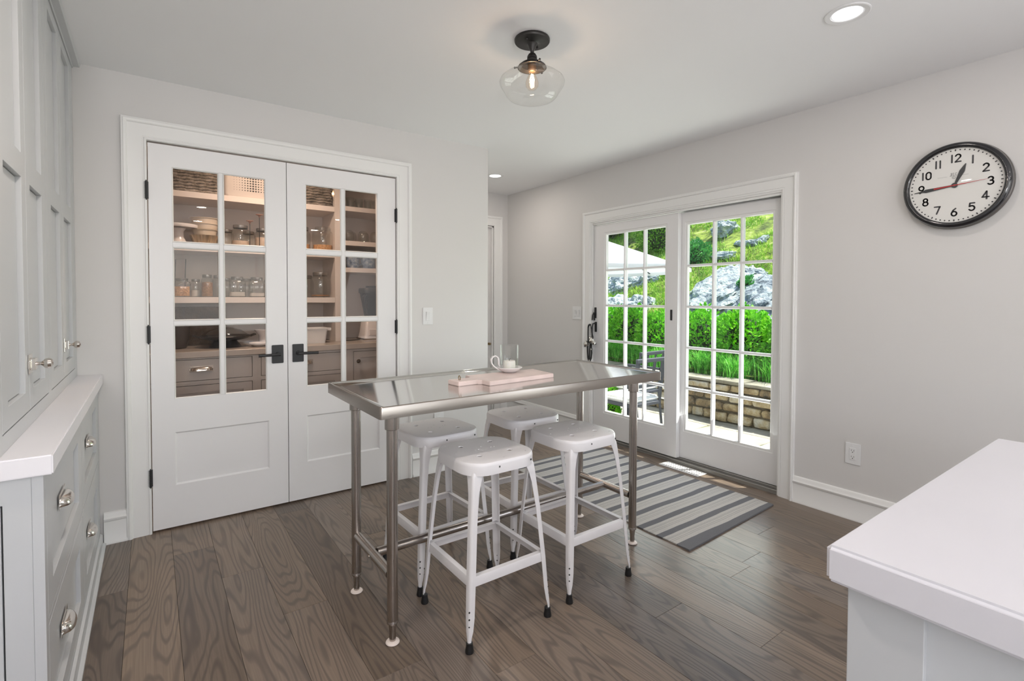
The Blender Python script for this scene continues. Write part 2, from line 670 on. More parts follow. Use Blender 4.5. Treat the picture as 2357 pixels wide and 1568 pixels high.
def slab(mb, u0, u1, v0, v1, th, rects=()):
    """slab with front at w=0, back at w=-th ; rects (u0,u1,v0,v1,depth) depth None = hole"""
    us = sorted({round(a, 5) for a in [u0, u1] + [r[0] for r in rects] + [r[1] for r in rects]})
    vs = sorted({round(a, 5) for a in [v0, v1] + [r[2] for r in rects] + [r[3] for r in rects]})

    def depth(i, j):
        if i < 0 or j < 0 or i >= len(us) - 1 or j >= len(vs) - 1:
            return None
        cu, cv = (us[i] + us[i + 1]) / 2, (vs[j] + vs[j + 1]) / 2
        for r in rects:
            if r[0] < cu < r[1] and r[2] < cv < r[3]:
                return r[4]
        return 0.
    for i in range(len(us) - 1):
        for j in range(len(vs) - 1):
            d = depth(i, j)
            if d is None:
                continue
            a, b, c, e = us[i], us[i + 1], vs[j], vs[j + 1]
            mb.face([mb.v((a, c, -d)), mb.v((b, c, -d)), mb.v((b, e, -d)), mb.v((a, e, -d))])
            mb.face([mb.v((a, c, -th)), mb.v((a, e, -th)), mb.v((b, e, -th)), mb.v((b, c, -th))])
            for (di, dj, p, q) in ((-1, 0, (a, c), (a, e)), (1, 0, (b, c), (b, e)), (0, -1, (a, c), (b, c)), (0, 1, (a, e), (b, e))):
                nd = depth(i + di, j + dj)
                t = th if nd is None else nd
                if t > d:
                    mb.face([mb.v((*p, -d)), mb.v((*q, -d)), mb.v((*q, -t)), mb.v((*p, -t))])
    return mb


def groove(mb, u0, u1, v0, v1, th, rects, dp, g=.0022):
    # recessed flat panels, each with a narrow shadow joint around it
    rs = []
    for a, c, d, e in rects:
        rs.append((a + g, c - g, d + g, e - g, dp))
    for a, c, d, e in rects:
        rs.append((a, c, d, e, dp + .008))
    return slab(mb, u0, u1, v0, v1, th, rs)


def sweep(mb, u0, u1, v0, v1, prof, three=False):
    """sweep profile (d outward, w out) around a rectangle"""
    rs = []
    if three:
        cs = [(-1, 0, u0, v0), (-1, 1, u0, v1), (1, 1, u1, v1), (1, 0, u1, v0)]
    else:
        cs = [(-1, -1, u0, v0), (-1, 1, u0, v1), (1, 1, u1, v1), (1, -1, u1, v0)]
    for su, sv, u, v in cs:
        rs.append([(u + su * d, v + sv * d, w) for d, w in prof])
    mb.rings(rs, True, three, three, loop=not three)
    return mb


# ================================================================== SETTING
YW = 3.355      # pantry wall face
XW = 3.325      # garden wall face
XC = 2.168      # end of the pantry wall
XL = -.87
YB = 4.73
YR = -3.2
YP = 4.78       # pantry back wall

b = MB().box(XL - .15, XW + .30, YR - .15, YB + .5, -.06, -.006)
floor = struct('floor', b, dark_m)
PW = .1735
x = .425 - 8 * PW
known = {round(.425, 3): [2.18, .55], round(.2515, 3): [2.63, .9], round(1.6395, 3): [1.29], round(1.813, 3): [.953], round(2.16, 3): [1.281], round(.5985, 3): [1.62], round(1.466, 3): [.62], round(.078, 3): [3.0, 1.1]}
k = 0
rr = random.Random(5)
while x < XW + .02:
    key = round(x, 3)
    ends = list(known.get(key, []))
    if not ends:
        ends = [rr.uniform(.4, 2.9)]
    y = max(ends)
    while y < YB + .1:
        y += rr.uniform(1.1, 2.1)
        ends.append(y)
    y = min(ends)
    while y > YR:
        y -= rr.uniform(1.1, 2.1)
        ends.append(y)
    ends = sorted(ends)
    xa, xb = max(x, XL), min(x + PW, XW + .15)
    for y0, y1 in zip(ends[:-1], ends[1:]):
        y0, y1 = max(y0, YR), min(y1, YB + .4)
        if y1 - y0 < .05 or xb - xa < .01:
            continue
        o = (xa, y0, 0)
        dz = rr.uniform(-.0003, 0)
        part('plank', MB().box(xa + .0004, xb - .0004, y0 + .0004, y1 - .0004, -.006, dz), plank_m, floor, o, bevel=.0007)
    x += PW

b = MB().box(XL - .15, XW + .15, YR - .15, YB + .5, CEIL, CEIL + .1)
ceiling = struct('ceiling', b, ceil_m)

# pantry wall with the double-door opening (x -.004 .. 1.40, z 0 .. 2.125)
b = MB()
b.box(XL, -.02, YW, YW + .12, 0, CEIL)
b.box(-.02, 1.416, YW, YW + .12, 2.14, CEIL)
b.box(1.416, XC, YW, YW + .12, 0, CEIL)
struct('wall_back', b, wall_m)
# hall
struct('wall_hall', MB().box(XC - .12, XC, YW + .12, YB, 0, CEIL), wall_m)
b = MB()
b.box(XC - .12, 2.30, YB, YB + .12, 0, CEIL)
b.box(2.30, 3.13, YB, YB + .12, 2.09, CEIL)
b.box(3.13, XW + .15, YB, YB + .12, 0, CEIL)
struct('wall_hall_end', b, wall_m)
# garden wall
b = MB()
b.box(XW, XW + .15, YR, -2.5, 0, CEIL)
b.box(XW, XW + .15, -2.5, -.5, 0, .9)
b.box(XW, XW + .15, -2.5, -.5, 2.1, CEIL)
b.box(XW, XW + .15, -.5, 1.632, 0, CEIL)
b.box(XW, XW + .15, 1.632, 3.392, 2.0, CEIL)
b.box(XW, XW + .15, 3.392, YB, 0, CEIL)
struct('wall_right', b, wall_m)
b = MB()
b.box(XL - .15, XL, YR, -2.4, 0, CEIL)
b.box(XL - .15, XL, -2.4, -.85, 0, .95)
b.box(XL - .15, XL, -2.4, -.85, 2.15, CEIL)
b.box(XL - .15, XL, -.85, YW + .12, 0, CEIL)
struct('wall_left', b, wall_m)
b = MB()
b.box(XL, -.1, YR - .15, YR, 0, CEIL)
b.box(-.1, 2.1, YR - .15, YR, 0, .85)
b.box(-.1, 2.1, YR - .15, YR, 2.15, CEIL)
b.box(2.1, XW + .15, YR - .15, YR, 0, CEIL)
struct('wall_rear', b, wall_m)
w1 = struct('added_window_1', sweep(MB(), -.1, 2.1, .85, 2.15, [(0, 0), (.09, 0), (.09, .02), (0, .02)]), trim_m)  # invented rear window, added to carry a fill lamp
w1.matrix_world = Matrix.Identity(4)
w1.data.transform(Matrix(((1, 0, 0, 0), (0, 0, 1, YR), (0, 1, 0, 0), (0, 0, 0, 1))))
for k in range(1, 4):
    part('added_window_bar', MB().box(-.1 + k * .55 - .02, -.1 + k * .55 + .02, YR - .09, YR - .05, .85, 2.15), trim_m, w1)
part('added_window_bar', MB().box(-.1, 2.1, YR - .09, YR - .0501, 1.48, 1.52), trim_m, w1)
w2 = struct('added_window_2', sweep(MB(), -2.4, -.85, .95, 2.15, [(0, 0), (.09, 0), (.09, .02), (0, .02)]), trim_m)  # left window is added too, around its own fill lamp
w2.data.transform(plane_T('x+', XL))
part('added_window_bar', MB().box(XL - .09, XL - .05, -1.645, -1.605, .95, 2.15), trim_m, w2)
part('added_window_bar', MB().box(XL - .09, XL - .0501, -2.4, -.85, 1.53, 1.57), trim_m, w2)

w3 = struct('added_window_3', sweep(MB(), -2.5, -.5, .9, 2.1, [(0, 0), (.09, 0), (.09, .02), (0, .02)]), trim_m)  # right window, likewise an unseen addition for the fill light
w3.data.transform(plane_T('x-', XW))
for k in (1, 2):
    part('added_window_bar', MB().box(XW + .05, XW + .09, -2.5 + k * .667 - .02, -2.5 + k * .667 + .02, .9, 2.1), trim_m, w3)
# baseboards : body + cap + shoe
BASE = [(0, 0), (.026, 0), (.026, .010), (.018, .022), (.018, .118), (.022, .122), (.024, .134), (.018, .140), (.016, .148), (.010, .160), (0, .164)]


def baseboard(name, T, u0, u1):
    mb = MB()
    mb.T = T
    mb.rings([[(u, z, w) for w, z in BASE] for u in (u0, u1)])
    return struct(name, mb, trim_m, smooth=40)


baseboard('baseboard_back_left', plane_T('y-', YW), -.21, -.113)
baseboard('baseboard_back_right', plane_T('y-', YW), 1.518, XC + .018)
baseboard('baseboard_right', plane_T('x-', XW), YR, 1.546)
baseboard('baseboard_right_far', plane_T('x-', XW), 3.476, YB)
baseboard('baseboard_hall_end', plane_T('y-', YB), 3.246, XW)
baseboard('baseboard_hall', plane_T('x+', XC), YW, YB)

# door casings : (d from opening edge outward, w)
CAS = [(0, 0), (0, .010), (.004, .016), (.010, .016), (.014, .011), (.018, .011), (.020, .013), (.082, .015), (.084, .021), (.090, .027), (.098, .028), (.103, .024), (.108, .024), (.110, .020), (.110, 0)]
b = MB()
b.T = plane_T('y-', YW)
sweep(b, -.006, 1.404, 0, 2.127, [(d if d < .109 else .110, w) for d, w in CAS], True)
struct('trim_1', b, trim_m, smooth=40)
CAS2 = [(-.012, 0), (-.012, .004), (0, .006), (0, .012), (.010, .012), (.012, .010), (.014, .013), (.070, .015), (.072, .021), (.078, .027), (.086, .028), (.090, .024), (.094, .024), (.095, .020), (.095, 0)]
b = MB()
b.T = plane_T('x-', XW)
sweep(b, 1.641, 3.382, 0, 1.990, CAS2, True)
struct('trim_2', b, trim_m, smooth=40)
b = MB()
b.T = plane_T('y-', YB)
sweep(b, 2.30, 3.134, 0, 2.094, CAS, True)
struct('trim_3', b, trim_m, smooth=40)
# jambs (liner boards in the openings)
b = MB()
b.box(-.02, -.006, YW, YW + .12, 0, 2.127)
b.box(1.404, 1.416, YW, YW + .12, 0, 2.127)
b.box(-.02, 1.416, YW, YW + .12, 2.127, 2.14)
struct('trim_4', b, trim_m)
b = MB()
b.box(XW, XW + .15, 1.632, 1.652, 0, 1.99)
b.box(XW, XW + .15, 3.372, 3.392, 0, 1.99)
b.box(XW, XW + .15, 1.632, 3.392, 1.975, 2.0)
b.box(XW + .004, XW + .030, 1.652, 3.372, 1.962, 1.975)
b.box(XW + .112, XW + .140, 1.652, 3.372, 1.935, 1.975)
b.box(XW + .112, XW + .140, 1.652, 1.672, 0.03, 1.935)
b.box(XW + .112, XW + .140, 3.352, 3.372, 0.03, 1.935)
struct('trim_5', b, trim_m, bevel=.002)
b = MB()
b.box(2.30, 2.316, YB, YB + .12, 0, 2.094)
b.box(3.118, 3.134, YB, YB + .12, 0, 2.094)
b.box(2.30, 3.134, YB, YB + .12, 2.078, 2.094)
struct('trim_6', b, trim_m)
# aluminium sill with track ribs
b = MB()
b.box(XW + .002, XW + .15, 1.652, 3.372, 0, .018)
b.box(XW + .002, XW + .020, 1.652, 3.372, .018, .026)
b.box(XW + .040, XW + .050, 1.652, 3.372, .018, .036)
b.box(XW + .052, XW + .15, 1.652, 3.372, .018, .030)
sill = struct('trim_7', b, alu_m, bevel=.001)
for yy in (1.72, 1.97, 2.22, 2.47):
    part('screw', MB().lathe([(.004, 0), (.004, .003), (0, .0035)], (XW + .03, yy, .018), n=8, cap0=True), nickel_m, sill)


# ------------------------------------------------------------------ pantry double doors
def bead(mb, u0, u1, v0, v1, w0=0., s_=.006, dp=.008):
    sweep(mb, u0, u1, v0, v1, [(0, w0), (-s_ * .35, w0 + .0015), (-s_, w0 - dp * .5), (-s_, w0 - dp), (0, w0 - dp)])
    return mb


def pantry_door(name, x0, x1, gx, hinge_x, lever_dir):
    T = plane_T('y-', YW - .006)
    z0, z1 = .012, 2.117
    rows = [(1.592, 2.003), (1.158, 1.564), (.724, 1.134)]
    cols = [(gx - .006, gx + .219), (gx + .239, gx + .464)]
    gu0, gu1 = cols[0][0], cols[1][1]
    b = MB(); b.T = T
    pu0, pu1 = gx - .006, gx + .472
    slab(b, x0, x1, z0, z1, .040, [(gu0, gu1, rows[2][0], rows[0][1], None), (pu0, pu1, .245, .539, .010)])
    d = struct(name, b, door_m, origin=(hinge_x, YW, 0))
    d.data.transform(Matrix.Identity(4))
    b = MB(); b.T = T
    sweep(b, pu0, pu1, .245, .539, [(0, -.001), (-.003, -.003), (-.008, -.008), (-.008, -.010), (0, -.0101)])
    part('panel_bead', b, door_m, d)
    b = MB(); b.T = T
    b.box(cols[0][1], cols[1][0], rows[2][0], rows[0][1], -.032, -.002)
    part('muntin', b, door_m, d, bevel=.002)
    for r in (0, 1):
        for ua, ub in ((gu0, cols[0][1]), (cols[1][0], gu1)):
            b = MB(); b.T = T
            b.box(ua, ub, rows[r + 1][1], rows[r][0], -.032, -.002)
            part('muntin', b, door_m, d, bevel=.002)
    for r in rows:
        for c in cols:
            b = MB(); b.T = T
            bead(b, c[0], c[1], r[0], r[1], -.0015, .007, .010)
            part('glazing_bead', b, trim_m, d, smooth=20)
    for r in rows:
        for c in cols:
            b = MB(); b.T = T
            b.box(c[0] + .001, c[1] - .001, r[0] + .001, r[1] - .001, -.018, -.015)
            part('pane', b, pglass, d)
    # hinges
    for hz in (1.861, 1.087, .306):
        b = MB()
        b.cyl((hinge_x, YW - .018, hz - .046), (hinge_x, YW - .018, hz + .046), .0065, 10)
        b.cyl((hinge_x, YW - .018, hz + .046), (hinge_x, YW - .018, hz + .053), .004, 8, .002)
        b.cyl((hinge_x, YW - .018, hz - .053), (hinge_x, YW - .018, hz - .046), .002, 8, .004)
        for t in (-.02, .02):
            b.cyl((hinge_x, YW - .018, hz + t - .0006), (hinge_x, YW - .018, hz + t + .0006), .0072, 10)
        b.box(hinge_x - .010, hinge_x + .010, YW - .013, YW - .005, hz - .045, hz + .045)
        part('hinge', b, black_m, d)
    # lever set
    lx = (x1 - .057) if lever_dir < 0 else (x0 + .057)
    lz = .942
    b = MB()
    b.box(lx - .033, lx + .033, YW - .015, YW - .006, lz - .056, lz + .056)
    pl = part('handle_plate', b, black_m, d, bevel=.0025, seg=2)
    b = MB()
    b.cyl((lx, YW - .014, lz), (lx, YW - .022, lz), .014, 16, .012)
    b.cyl((lx, YW - .02, lz), (lx, YW - .052, lz), .0085, 12)
    s_ = lever_dir
    b.tube([(lx - s_ * .008, YW - .052, lz), (lx + s_ * .03, YW - .054, lz), (lx + s_ * .075, YW - .053, lz - .001), (lx + s_ * .112, YW - .050, lz - .002)], [.0085, .0088, .0078, .0086], 14)
    part('lever', b, black_m, pl)
    return d


pantry_door('door_1', -.002, .688, .109, -.010, -1)
pantry_door('door_2', .692, 1.396, .806, 1.400, 1)
# astragal strip behind the meeting stiles, so no light leaks
struct('trim_8', MB().box(.680, .700, YW + .040, YW + .052, .012, 2.117), door_m)


# ------------------------------------------------------------------ garden sliding doors
def slider(name, xs, y0, y1, gy0, gy1, handle):
    T = plane_T('x-', xs)
    z0, z1 = .034, 1.957
    gz0, gz1 = .268, 1.861
    b = MB(); b.T = T
    slab(b, y0, y1, z0, z1, .042, [(gy0 - .022, gy1 + .022, gz0 - .022, gz1 + .022, None)])
    d = struct(name, b, door_m, origin=(xs, (y0 + y1) / 2, 0), bevel=.0015)
    b = MB(); b.T = T
    sweep(b, gy0, gy1, gz0, gz1, [(.022, -.002), (.020, -.0045), (.006, -.0045), (.004, -.003), (.001, -.008), (0, -.016), (0, -.030), (.022, -.030)])
    part('glazing_bead', b, trim_m, d, smooth=25)
    m = .0105
    dy, dz = (gy1 - gy0) / 3, (gz1 - gz0) / 5
    prof = [(-.0105, -.022), (-.0105, -.010), (-.004, -.002), (.004, -.002), (.0105, -.010), (.0105, -.022)]
    for k in (1, 2):
        c = gy0 + k * dy
        b = MB(); b.T = T
        b.rings([[(c + p, z, w) for p, w in prof] for z in (gz0, gz1)])
        part('muntin', b, door_m, d, smooth=25)
    for k in range(1, 5):
        c = gz0 + k * dz
        b = MB(); b.T = T
        b.rings([[(y, c + p, w + .0003) for p, w in prof] for y in (gy0, gy1)])
        part('muntin', b, door_m, d, smooth=25)
    for i in range(3):
        for j in range(5):
            b = MB(); b.T = T
            b.box(gy0 + i * dy + (.003 if i else 0), gy0 + (i + 1) * dy - (.003 if i < 2 else 0), gz0 + j * dz + (.003 if j else 0), gz0 + (j + 1) * dz - (.003 if j < 4 else 0), -.028, -.024)
            part('pane', b, glass, d)
    # exterior grille bars (dark bronze outside face)
    for k in (1, 2):
        b = MB(); b.T = T
        b.box(gy0 + k * dy - .009, gy0 + k * dy + .009, gz0, gz1, -.040, -.0285)
        part('grille_bar', b, door_m, d)
    for k in range(1, 5):
        b = MB(); b.T = T
        b.box(gy0, gy1, gz0 + k * dz - .009, gz0 + k * dz + .009, -.0405, -.0285)
        part('grille_bar', b, door_m, d)
    return d


door3 = slider('door_3', XW + .022, 2.452, 3.368, 2.578, 3.217, True)
door4 = slider('door_4', XW + .068, 1.660, 2.474, 1.744, 2.401, False)
# latch plates on the inner sash
XS = XW + .022
b = MB()
b.box(XS - .004, XS, 2.499, 2.518, 1.116, 1.200)
part('finger_pull', b, black_m, door3, bevel=.0012)
b = MB()
b.box(XS - .012, XS, 3.331, 3.350, 1.108, 1.206)
b.box(XS - .022, XS - .010, 3.337, 3.347, 1.085, 1.15)
b.tube([(XS - .020, 3.344, 1.160), (XS - .030, 3.352, 1.130), (XS - .032, 3.356, 1.088)], [.006, .005, .007], 8)
part('thumb_latch', b, black_m, door3, bevel=.003, seg=2)
b = MB()
b.box(XS - .010, XS, 3.325, 3.345, .98, 1.072)
b.tube([(XS - .008, 3.335, 1.060), (XS - .034, 3.342, 1.056), (XS - .042, 3.344, 1.03), (XS - .042, 3.344, .90), (XS - .034, 3.342, .872), (XS - .004, 3.335, .868)], .007, 10)
part('pull_handle', b, black_m, door3, smooth=50)

# hall door, closed, behind its casing
b = MB(); b.T = plane_T('y-', YB + .035)
slab(b, 2.318, 3.116, .008, 2.076, .04, [(2.43, 2.67, 1.15, 1.95, .012), (2.77, 3.01, 1.15, 1.95, .012), (2.43, 2.67, .25, .95, .012), (2.77, 3.01, .25, .95, .012)])
d5 = struct('door_5', b, wall_m, origin=(3.11, YB, 0))
b = MB()
b.lathe([(.014, 0), (.014, .004), (.006, .006), (.006, .018), (.013, .024), (.015, .032), (.010, .040), (0, .042)], (0, 0, 0), 'z', 14, True)
me = b.mesh()
me.transform(Matrix.Translation((3.088 - 3.11, YB + .035 - YB, .776)) @ Matrix.Rotation(PI / 2, 4, 'X'))
kn = link('knob', me, mat('brass', (.35, .26, .14), .3, metal=1), d5, ORIG[d5])

# pantry shell
b = MB()
b.box(-.75, 2.05, YP, YP + .1, 0, CEIL)
b.box(-.85, -.75, YW + .12, YP, 0, CEIL)
b.box(1.98, 2.048, YW + .12, YP, 0, CEIL)
struct('wall_pantry', b, pwall_m)

# ------------------------------------------------------------------ switches, outlets, floor register
def screw_at(mb, T, u, v, w):
    mb.T = T
    mb.lathe([(.0032, w), (.0030, w + .0012), (0, w + .0014)], (u, v, 0), n=8)


def wall_plate(name, T, u, v, wd, ht, gangs, kind, label, loc, group=None):
    t = thing(name, label, 'switch' if kind == 'switch' else 'outlet', loc, group)
    b = MB(); b.T = T
    b.box(u - wd / 2, u + wd / 2, v - ht / 2, v + ht / 2, 0, .0055)
    part('cover_plate', b, plastic_m, t, bevel=.002, seg=2)
    for g in range(gangs):
        gu = u + (g - (gangs - 1) / 2) * .046
        b = MB(); b.T = T
        if kind == 'switch':
            b.box(gu - .0175, gu + .0175, v - .034, v + .034, .0055, .0068)
            part('switch_frame', b, plastic_m, t, bevel=.0005)
            b = MB(); b.T = T
            b.rings([[(uu, v - .031, .0068), (uu, v - .031, .0085), (uu, v, .0078), (uu, v + .031, .0125), (uu, v + .031, .0068)] for uu in (gu - .0145, gu + .0145)])
            part('rocker', b, plastic_m, t, bevel=.0006)
        else:
            b.box(gu - .0175, gu + .0175, v - .034, v + .034, .0055, .0080)
            part('receptacle', b, plastic_m, t, bevel=.001)
            for s_ in (-1, 1):
                cv = v + s_ * .018
                for q in range(3):
                    b = MB(); b.T = T
                    if q == 0:
                        b.box(gu - .0075, gu - .0055, cv - .002, cv + .006, .0078, .0084)
                    elif q == 1:
                        b.box(gu + .0055, gu + .0075, cv - .001, cv + .006, .0078, .0084)
                    else:
                        b.cyl((gu, cv - .008, .0078), (gu, cv - .008, .0084), .0028, 10)
                    part('slot', b, slot_m, t)
        for s_ in (-1, 1):
            b = MB()
            screw_at(b, T, gu, v + s_ * .048, .0055)
            part('screw', b, plastic_m, t)
    return t


TB, TR = plane_T('y-', YW), plane_T('x-', XW)
wall_plate('light_switch', TB, 1.646, 1.156, .080, .124, 1, 'switch', 'single white rocker light switch on wall beside the pantry doors', (1.646, YW, 1.156))
wall_plate('light_switch', TR, 3.566, 1.150, .128, .124, 2, 'switch', 'double white light switch on wall left of the garden door', (XW, 3.566, 1.15))
wall_plate('power_outlet', TR, 1.218, .384, .080, .124, 1, 'outlet', 'white outlet low on wall right of the garden door, above baseboard', (XW, 1.218, .384))
wall_plate('power_outlet', TB, 1.735, .375, .080, .124, 1, 'outlet', 'white outlet low on wall behind the steel table, right of pantry', (1.735, YW, .375))

reg = thing('floor_register', 'white slotted metal floor vent beside the striped rug at the garden door', 'vent', (3.252, 2.33, 0))
b = MB()
x0, x1, y0, y1 = 3.196, 3.312, 2.155, 2.500
b.T = Matrix(((1, 0, 0, 0), (0, 1, 0, 0), (0, 0, 1, .004), (0, 0, 0, 1)))
slab(b, x0, x1, y0, y1, .004, [(x0 + .018, x1 - .018, y0 + .02, y1 - .02, .0035)])
part('register_frame', b, plastic_m, reg, bevel=.0012)
b = MB().box(x0 + .018, x1 - .018, y0 + .02, y1 - .02, .0004, .001)
part('duct_opening', b, slot_m, reg)
nb = 15
for i in range(nb + 1):
    yy = y0 + .02 + i * (y1 - y0 - .04) / nb
    part('louvre', MB().box(x0 + .016, x1 - .016, yy - .0055, yy + .0055, .001, .004), plastic_m, reg)
for xx in (x0 + .042, x1 - .042):
    part('crossbar', MB().box(xx - .003, xx + .003, y0 + .018, y1 - .018, .001, .0042), plastic_m, reg)

# ================================================================== LIGHTS (fixtures)
def can_light(lx, ly, label, on=True):
    t = thing('recessed_light', label, 'ceiling light', (lx, ly, CEIL))
    b = MB()
    b.lathe([(.082, 0), (.082, -.003), (.078, -.005), (.060, -.003), (.058, 0), (.052, .012)], (lx, ly, CEIL), n=40)
    part('trim_ring', b, plastic_m, t)
    b = MB()
    b.lathe([(.0, -.0015), (.054, -.0015)], (lx, ly, CEIL), n=32)
    part('lens', b, mat('lit_lens', (.9, .9, .9), .4, emis=(.97, .98, 1), estr=1.6), t)


can_light(DOWNLIGHTS[0][0], DOWNLIGHTS[0][1], 'round recessed ceiling light near the upper right, closest to clock')
can_light(DOWNLIGHTS[1][0], DOWNLIGHTS[1][1], 'round recessed ceiling light in the hall beyond the wall corner')
for i, (lx, ly, _) in enumerate(DOWNLIGHTS[2:]):
    can_light(lx, ly, 'round recessed ceiling light over the kitchen behind the camera, ' + ['added as fill nearest the steel table', 'left of the middle pair', 'right of the middle pair', 'left by the rear wall', 'right by the rear wall'][i])
t = thing('pantry_ceiling_light', 'round flush light on the pantry ceiling behind the double doors', 'ceiling light', (.75, 3.80, CEIL))
b = MB().lathe([(.13, 0), (.13, -.018), (.12, -.022), (0, -.022)], (.75, 3.80, CEIL), n=32)
part('drum', b, mat('lit_drum', (.9, .8, .7), .4, emis=(1, .78, .6), estr=2.), t)

LX, LY = 1.420, 1.830
lamp = thing('semi_flush_ceiling_lamp', 'clear schoolhouse glass ceiling lamp with black canopy above the steel table', 'ceiling lamp', (LX, LY, CEIL))
b = MB().lathe([(0, 0), (.078, 0), (.080, -.003), (.080, -.012), (.077, -.016), (.040, -.018), (.024, -.022), (.016, -.034), (.013, -.046), (.009, -.052), (.0085, -.060)], (LX, LY, CEIL), n=36)
can = part('canopy', b, bronze_m, lamp, smooth=40)
for sx, sy_ in ((.045, .02), (-.045, -.02)):
    part('screw', MB().sphere((LX + sx, LY + sy_, CEIL - .020), .005, 10, 6), bronze_m, can)
b = MB().lathe([(.0085, -.058), (.0085, -.064), (.016, -.068), (.022, -.078), (.023, -.088), (.020, -.090), (.023, -.092), (.023, -.104), (.030, -.106), (.050, -.112), (.062, -.122), (.066, -.130), (.062, -.130), (.050, -.118), (.0, -.112)], (LX, LY, CEIL), n=36)
hold = part('shade_holder', b, bronze_m, lamp, smooth=35)
for a in (.3, .3 + 2.094, .3 + 4.189):
    b = MB()
    c, s_ = math.cos(a), math.sin(a)
    b.cyl((LX + c * .058, LY + s_ * .058, CEIL - .124), (LX + c * .078, LY + s_ * .078, CEIL - .124), .0028, 8)
    b.sphere((LX + c * .079, LY + s_ * .079, CEIL - .124), .005, 8, 6)
    part('thumbscrew', b, bronze_m, hold)
b = MB().lathe([(.060, -.122), (.063, -.126), (.058, -.134), (.056, -.142), (.066, -.148), (.095, -.156), (.125, -.168), (.143, -.182), (.148, -.194), (.145, -.206), (.132, -.226), (.124, -.238), (.118, -.250), (.105, -.264), (.080, -.274), (.045, -.280), (0, -.282)], (LX, LY, CEIL), n=56)
part('glass_shade', b, globe_glass, lamp, smooth=60)
b = MB().lathe([(.0, -.113), (.019, -.113), (.019, -.140), (.015, -.146), (0, -.146)], (LX, LY, CEIL), n=20)
part('socket', b, mat('brass_socket', (.55, .36, .22), .35, metal=1), lamp)
b = MB().lathe([(.013, -.146), (.015, -.158), (.024, -.178), (.030, -.196), (.028, -.212), (.018, -.225), (0, -.230)], (LX, LY, CEIL), n=24)
bulb = part('bulb', b, glass_mat('bulb_glass', (1, .95, .9), 1.3), lamp, smooth=60)
hot_m = mat('hot_filament', (1, .7, .4), .5, emis=(1, .62, .30), estr=60)
for k in range(4):
    b = MB()
    a = k * PI / 2 + .4
    b.tube([(LX + .004 * math.cos(a), LY + .004 * math.sin(a), CEIL - .158), (LX + .010 * math.cos(a + .8), LY + .010 * math.sin(a + .8), CEIL - .182), (LX + .005 * math.cos(a + 1.6), LY + .005 * math.sin(a + 1.6), CEIL - .208)], .0011, 6)
    part('filament', b, hot_m, bulb)
pl = bpy.data.lights.new('filament_glow', 'POINT')
pl.energy = .9
pl.color = (1, .74, .52)
pl.shadow_soft_size = .012
po = bpy.data.objects.new('filament_glow', pl)
C.objects.link(po)
po.location = (LX, LY, CEIL - .184)

# ================================================================== LEFT CABINETS
XF = -.225   # base face
XU = -.305   # upper face
YE = 1.716   # near end
cab = thing('base_cabinet', 'pale grey built-in base cabinet with four drawers under white counter', 'cabinet', (-.5, 2.5, 0))
b = MB()
b.box(XL + .002, XF - .028, YE + .022, YW - .002, .02, .838)
part('carcass', b, dark_m, cab)
T = plane_T('x+', XF)
DR = [(1.756, 2.556, .452, .826), (1.756, 2.556, .075, .430), (2.592, 3.308, .452, .826), (2.592, 3.308, .075, .430)]
b = MB(); b.T = T
slab(b, YE, YW - .002, .02, .838, .022, [(a - .0025, c - .0 + .0025, d - .0025, e + .0025, None) for a, c, d, e in DR])
part('face_frame', b, cab_m, cab)


def cup_pull(y, z, xf, parent, wd=.050, sc_=1., toward='x+'):
    T = plane_T(toward, xf)
    b = MB(); b.T = T
    # hood
    rs = []
    n = 12
    for i in range(n + 1):
        t_ = -1 + 2 * i / n
        k_ = max(0., 1 - abs(t_) ** 3.2) ** .5
        dp = .024 * k_ * sc_ + .0015
        hh = .026 * sc_ * (.55 + .45 * k_)
        u = y + t_ * wd * sc_
        ring = []
        for j in range(8):
            a = PI / 2 * j / 7
            ring.append((u, z + hh * math.cos(a) * 1.0 + (-.004), .001 + dp * math.sin(a)))
        ring2 = [(p[0], p[1] - .0015 if j2 else p[1], max(.0005, p[2] - .0018)) for j2, p in enumerate(ring)]
        rs.append(ring + ring2[::-1])
    b.rings(rs, True)
    h = part('cup_pull', b, nickel_m, parent, smooth=50)
    b = MB(); b.T = T
    b.box(y - wd * sc_ - .006, y + wd * sc_ + .006, z - .012 * sc_, z + .028 * sc_, 0, .0018)
    for s_ in (-1, 1):
        b.sphere((y + s_ * (wd * sc_ + .004), z + .002, .002), .0042 * sc_, 8, 6)
    return h, b


PY = [2.105, 2.105, 2.90, 2.90]
PZ = [.648, .252, .640, .246]
for i, (a, c, d, e) in enumerate(DR):
    b = MB(); b.T = T
    groove(b, a, c, d, e, .026, [(a + .082, c - .100, d + .070, e - .080)], .013)
    dw = part('drawer', b, cab_m, cab, bevel=.0008)
    h, bp_ = cup_pull(PY[i], PZ[i], XF - .009, dw, .052, 1.15)
    part('pull_backplate', bp_, nickel_m, dw, smooth=40)
# near end panel : frame with inset door and its reveal
b = MB(); b.T = plane_T('y-', YE)
slab(b, XL + .002, XF - .0224, .02, .838, .022, [(-.80, -.300, .075, .775, None)])
part('end_frame', b, cab_m, cab, bevel=.001)
b = MB(); b.T = plane_T('y-', YE)
b.box(-.797, -.3035, .078, .772, -.020, 0)
part('end_panel', b, cab_m, cab, bevel=.001)
b = MB()
b.rings([[(x_, y, z_) for x_, z_ in ((XF + .0005, 0), (XF + .024, 0), (XF + .024, .012), (XF + .012, .018), (XF + .010, .060), (XF + .0005, .066))] for y in (YE - .01, YW - .028)])
part('base_moulding', b, cab_m, cab)
b = MB().box(XL + .002, XF - .001, YE + .002, YW - .002, 0, .02)
part('plinth', b, cab_m, cab)

